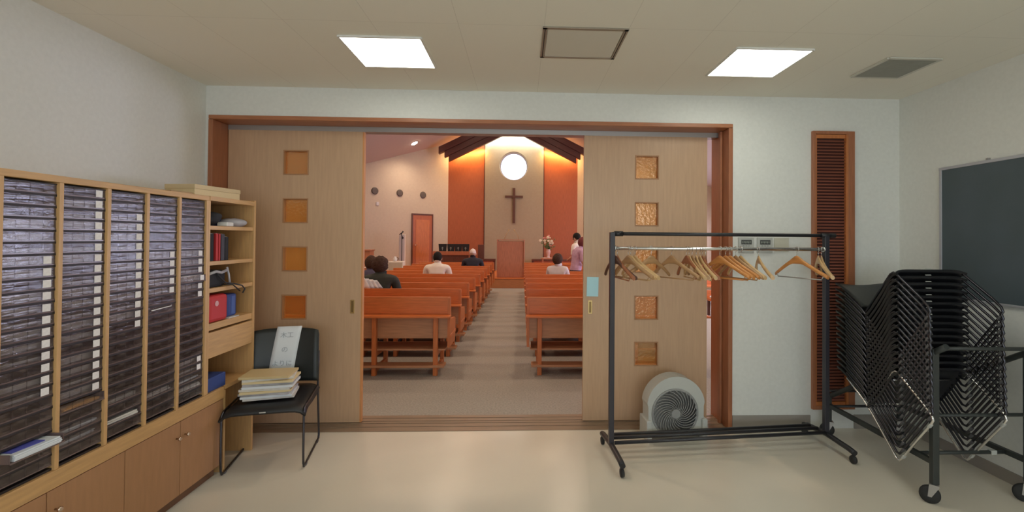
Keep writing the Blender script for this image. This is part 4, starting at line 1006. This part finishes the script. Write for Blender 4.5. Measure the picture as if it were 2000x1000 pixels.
def person(label, loc, rz, J, shirt, trouser, hair, hairstyle, sleeve='long', sc=1.0, headturn=0, headnod=0):
    root = None
    pel, sp, ch, nk, hd = J['pelvis'], J['spine'], J['chest'], J['neck'], J['head']
    torso = ([pel, sp, ch, nk], [(.125, .095), (.115, .09), (.135, .095), .05])
    chains = [torso]; arms = []; hands = []
    for s in (-1, 1):
        sh, el, wr = [Vector(v) for v in J['armL' if s < 0 else 'armR']]
        a = ([ch, tuple(sh), tuple((sh + el) / 2), tuple(el), tuple((el + wr) / 2), tuple(wr)], [(.135, .095), .055, .046, .038, .034, .025])
        chains.append(a); arms.append((sh, el, wr))
        d = (wr - el).normalized(); up = Vector((0, 0, 1)); side = d.cross(up)
        side = side.normalized() if side.length > .1 else Vector((1, 0, 0))
        palm = wr + d * .055; chains.append(([tuple(wr), tuple(palm)], [.025, (.034, .018)]))
        nrm = side.cross(d).normalized()
        for fi, (o_, ln) in enumerate(((-.026, .060), (-.009, .072), (.009, .068), (.026, .054))):
            b0 = palm + side * o_ + d * .012
            hands.append(([tuple(b0 - d * .02), tuple(b0 + d * ln * .45 - nrm * .006), tuple(b0 + d * ln * .8 - nrm * .022)], [.009, .008, .007]))
        th = wr + d * .02 - side * s * .024
        hands.append(([tuple(th), tuple(th + d * .03 - side * s * .02 - nrm * .006), tuple(th + d * .055 - side * s * .022 - nrm * .014)], [.011, .010, .008]))
        hp, kn, an, toe = [Vector(v) for v in J['legL' if s < 0 else 'legR']]
        chains.append(([pel, tuple(hp), tuple((hp + kn) / 2), tuple(kn), tuple((kn + an) / 2), tuple(an), tuple(toe)], [(.125, .095), .082, .070, .055, .050, .034, (.038, .026)]))
    bm = bake(skin_mesh(chains, 'tmp'))
    for hc in hands:
        b2 = bake(skin_mesh([hc], 'tmp')); me = bpy.data.meshes.new('t'); b2.to_mesh(me); b2.free(); bm.from_mesh(me); bpy.data.meshes.remove(me)
    H = Matrix.Translation(Vector(hd)) @ Matrix.Rotation(headturn, 4, 'Z') @ Matrix.Rotation(headnod, 4, 'X')
    hb = MB(); hb.bm.free(); hb.bm = bm
    hb.ell((0, 0, 0), (.074, .094, .112), 24, 18, H) if False else None
    def he(c, r, rot=None):
        bmesh.ops.create_uvsphere(bm, u_segments=18, v_segments=12, radius=1, matrix=H @ Matrix.Translation(c) @ (rot or Matrix()) @ Matrix.Diagonal((*r, 1)))
    he((0, -.008, .018), (.074, .094, .096)); he((0, .022, -.045), (.056, .066, .068)); he((0, .092, -.018), (.013, .018, .022)); he((0, .085, .018), (.05, .012, .012)); he((0, .082, -.062), (.024, .012, .010)); he((0, .078, -.095), (.022, .016, .018))
    for s in (-1, 1): he((s * .076, -.004, -.01), (.010, .020, .032)); he((s * .03, .078, .0), (.014, .010, .008))
    nkv = Vector(nk); hv = H @ Vector((0, -.015, -.06)); 
    b3 = bake(skin_mesh([([tuple(nkv - Vector((0, 0, .03))), tuple(hv)], [.056, .052])], 'tmp')); me = bpy.data.meshes.new('t'); b3.to_mesh(me); b3.free(); bm.from_mesh(me); bpy.data.meshes.remove(me)
    body = finish(bm, 'person', 'skin', None, .009, 3)
    tag(body, label, 'person')
    # eyes and mouth
    for s in (-1, 1):
        e = MB(); e.ell((0, 0, 0), .0105, 10, 8); e.bm.transform(H @ Matrix.Translation((s * .030, .083, .002))); e.build('eye', 'hair_black', body)
    e = MB(); e.ell((0, 0, 0), (.022, .006, .005), 10, 8); e.bm.transform(H @ Matrix.Translation((0, .092, -.062))); e.build('mouth', 'red', body)
    # clothes: offset pieces of the body's own surface, so they follow it closely
    segs = []
    T = [Vector(v) for v in (pel, sp, ch, nk)]
    for A, B in zip(T, T[1:]): segs.append((A, B, .10, 's', 1.0))
    segs.append((Vector(nk) + Vector((0, 0, .012)), H @ Vector((0, 0, 0)), .06, 'x', 1)); segs.append((H @ Vector((0, 0, -.02)), H @ Vector((0, 0, .08)), .09, 'x', 1))
    for sh, el, wr in arms:
        segs.append((Vector(ch), sh, .08, 's', 1)); 
        segs.append((sh, el, .05, 's', 1 if sleeve == 'long' else .86)); segs.append((el, wr, .035, 's' if sleeve == 'long' else 'x', .93)); segs.append((wr, wr + (wr - el).normalized() * .15, .03, 'x', 1))
    for sd in ('legL', 'legR'):
        hp, kn, an, toe = [Vector(v) for v in J[sd]]
        segs.append((Vector(pel) - Vector((0, 0, .02)), hp, .10, 't', 1)); segs.append((hp, kn, .07, 't', 1)); segs.append((kn, an, .045, 't', .94)); segs.append((an, toe, .035, 'x', 1))
    kind = []
    for v in body.data.vertices:
        best = None
        for A, B, r, kd, lim in segs:
            d = B - A; q = max(0, min(1, (v.co - A).dot(d) / d.length_squared)); dist = (v.co - A - d * q).length - r
            if best is None or dist < best[0]: best = (dist, kd if q <= lim or lim == 1 else 'x')
        kind.append(best[1])
    for kd, nm, mt, off in (('t', 'trousers', trouser, .009), ('s', 'shirt', shirt, .014)):
        cb = bmesh.new(); cb.from_mesh(body.data); cb.verts.ensure_lookup_table()
        low = pel[2] - .05
        kill = [v for v in cb.verts if not (kind[v.index] == kd or (kd == 's' and kind[v.index] == 't' and v.co.z > low + .03 and v.co.y < .12))]
        for v in cb.verts: v.co += v.normal * off
        bmesh.ops.delete(cb, geom=kill, context='VERTS')
        for _ in range(3): bmesh.ops.smooth_vert(cb, verts=cb.verts, factor=.5, use_axis_x=True, use_axis_y=True, use_axis_z=True)
        for v in cb.verts: v.co += v.normal * .003
        me = bpy.data.meshes.new(nm); cb.to_mesh(me); cb.free(); me.materials.append(M[mt])
        for p in me.polygons: p.use_smooth = True
        co = bpy.data.objects.new(nm, me); COL.objects.link(co); co.parent = body
    for s in (-1, 1):
        hp, kn, an, toe = [Vector(v) for v in J['legL' if s < 0 else 'legR']]
        f = MB(); mid = (an + toe) / 2; ang = math.atan2((toe - an).y, (toe - an).x); zz = .036
        f.ell((mid.x, mid.y, J.get('foot', 0) + zz), (.135, .047, .036), 16, 10, Matrix.Rotation(ang, 4, 'Z')); f.build('shoe', 'plastic_black', body)
    # hair
    hb = bmesh.new(); cov = {'short': -.015, 'bob': -.085, 'thin': .03, 'curly': -.075}[hairstyle]
    rad = {'short': (.083, .103, .108), 'bob': (.093, .112, .115), 'thin': (.0765, .0955, .099), 'curly': (.100, .118, .118)}[hairstyle]
    bmesh.ops.create_uvsphere(hb, u_segments=32, v_segments=24, radius=1, matrix=Matrix.Translation((0, -.012, .018)) @ Matrix.Diagonal((*rad, 1)))
    kill = [v for v in hb.verts if (v.co.y > .052 and v.co.z < .075) or (v.co.z < cov - .02 and v.co.y > -.03 + (-.0 if hairstyle != 'short' else .0)) or v.co.z < cov - .035]
    bmesh.ops.delete(hb, geom=kill, context='VERTS')
    amp = .012 if hairstyle == 'curly' else .004
    for v in hb.verts: v.co *= 1 + amp * 8 * noise.noise(v.co * (28 if hairstyle == 'curly' else 18) + Vector((loc[0], 0, 0)))
    hb.transform(H); me = bpy.data.meshes.new('hair'); hb.to_mesh(me); hb.free(); me.materials.append(M[hair])
    for p in me.polygons: p.use_smooth = True
    ho = bpy.data.objects.new('hair', me); COL.objects.link(ho); ho.parent = body
    so = ho.modifiers.new('solid', 'SOLIDIFY'); so.thickness = .014; so.offset = -1
    body.location = loc; body.rotation_euler = (0, 0, rz); body.scale = (sc, sc, sc)
    return body
def sit(lean=0, w_=.19):
    d = lean
    return dict(pelvis=(0, 0, .53), spine=(0, -.02 + d * .3, .72), chest=(0, -.01 + d * .8, .91), neck=(0, .01 + d, 1.03), head=(0, .035 + d * 1.25, 1.125),
                armL=((-w_, d * .85, .955), (-w_ - .05, .07 + d, .72), (-.10, .28, .63)), armR=((w_, d * .85, .955), (w_ + .05, .07 + d, .72), (.10, .28, .63)),
                legL=((-.09, .03, .51), (-.10, .44, .51), (-.10, .42, .08), (-.11, .56, .04)), legR=((.09, .03, .51), (.10, .44, .51), (.10, .42, .08), (.11, .56, .04)))
# pew seat tops are at .428; hips thick .082+.013 -> pelvis .53
PY = lambda row: 5.215 + .845 * (row - 1) + .24
person('person in dark coat with grey brown hair seated behind the white papers', (-1.87, PY(2), -.0), 0, sit(-.0), 'dark_coat', 'trouser', 'hair_brown', 'curly', sc=1.0, headturn=radians(-25), headnod=radians(-6))
person('person in slate coat at the left door edge, leaning one row further forward', (-2.27, PY(3), -.0), 0, sit(.02), 'navy_coat', 'trouser', 'hair_brown', 'bob', headturn=radians(20), headnod=radians(-12), sc=.98)
person('person with short black hair and white shirt seated in a left pew', (-1.57, PY(5), 0), 0, sit(), 'shirt_white', 'trouser', 'hair_black', 'short', sc=1.0)
person('person with thin white hair and dark suit seated near the front', (-1.18, PY(8), 0), 0, sit(), 'suit', 'suit', 'hair_white', 'thin', sc=1.01)
person('person with brown hair and pale grey top seated in a right pew', (.67, PY(5), 0), radians(-18), sit(0, .155), 'shirt_grey', 'trouser', 'hair_brown', 'bob', sc=.98, headturn=radians(-25))
def stand(lean=.05, reach=0):
    d = lean
    return dict(pelvis=(0, 0, .84), spine=(0, .02 + d * .3, 1.0), chest=(0, .03 + d, 1.17), neck=(0, .05 + d * 1.5, 1.29), head=(0, .085 + d * 2.0, 1.385),
                armL=((-.17, .03 + d, 1.22), (-.215, .02 + d, .97), (-.12, .24 + d, .90)), armR=((.17, .03 + d, 1.22), (.215, .02 + d, .97), (.10, .25 + d, .93)),
                legL=((-.085, 0, .80), (-.09, .02, .44), (-.09, 0, .08), (-.10, .14, .04)), legR=((.085, 0, .80), (.09, .02, .44), (.09, 0, .08), (.10, .14, .04)))
person('person with reddish hair in lilac blouse standing among the right pews', (1.13, PY(6) + .29, 0), radians(-70), stand(.05), 'shirt_lilac', 'trouser', 'hair_red', 'bob', sleeve='short', sc=1.02, headnod=radians(-12))
person('person with short black hair in white top standing beyond the lilac blouse', (1.47, PY(8) + .30, 0), radians(40), stand(.03), 'shirt_white', 'trouser', 'hair_black', 'short', sleeve='short', sc=1.10, headnod=radians(-15))
# open papers resting above the second pew
t = empty('newsletter', (-1.93, 5.215 + .845 + .0475, .8505), radians(3), 'open white newsletter sheets standing on the pew back before the seated pair', 'newsletter')
for k, (x0, a) in enumerate(((-.10, 34), (-.05, 20), (.0, -12), (.05, -30))):
    rows = []
    for i in range(5):
        v = i / 4; rows.append([((x0 + .20 * (j / 4 - .5) * (1 - .75 * v)) + sin(radians(a)) * .0, .01 * k + .012 * sin(3 * j / 4) + .0, .0015 + .135 * v - .012 * k * v) for j in range(5)])
    MB().sheet(rows, .0012).build('page', 'sheet' if k % 2 else 'card', t)
bpy.context.view_layer.update()
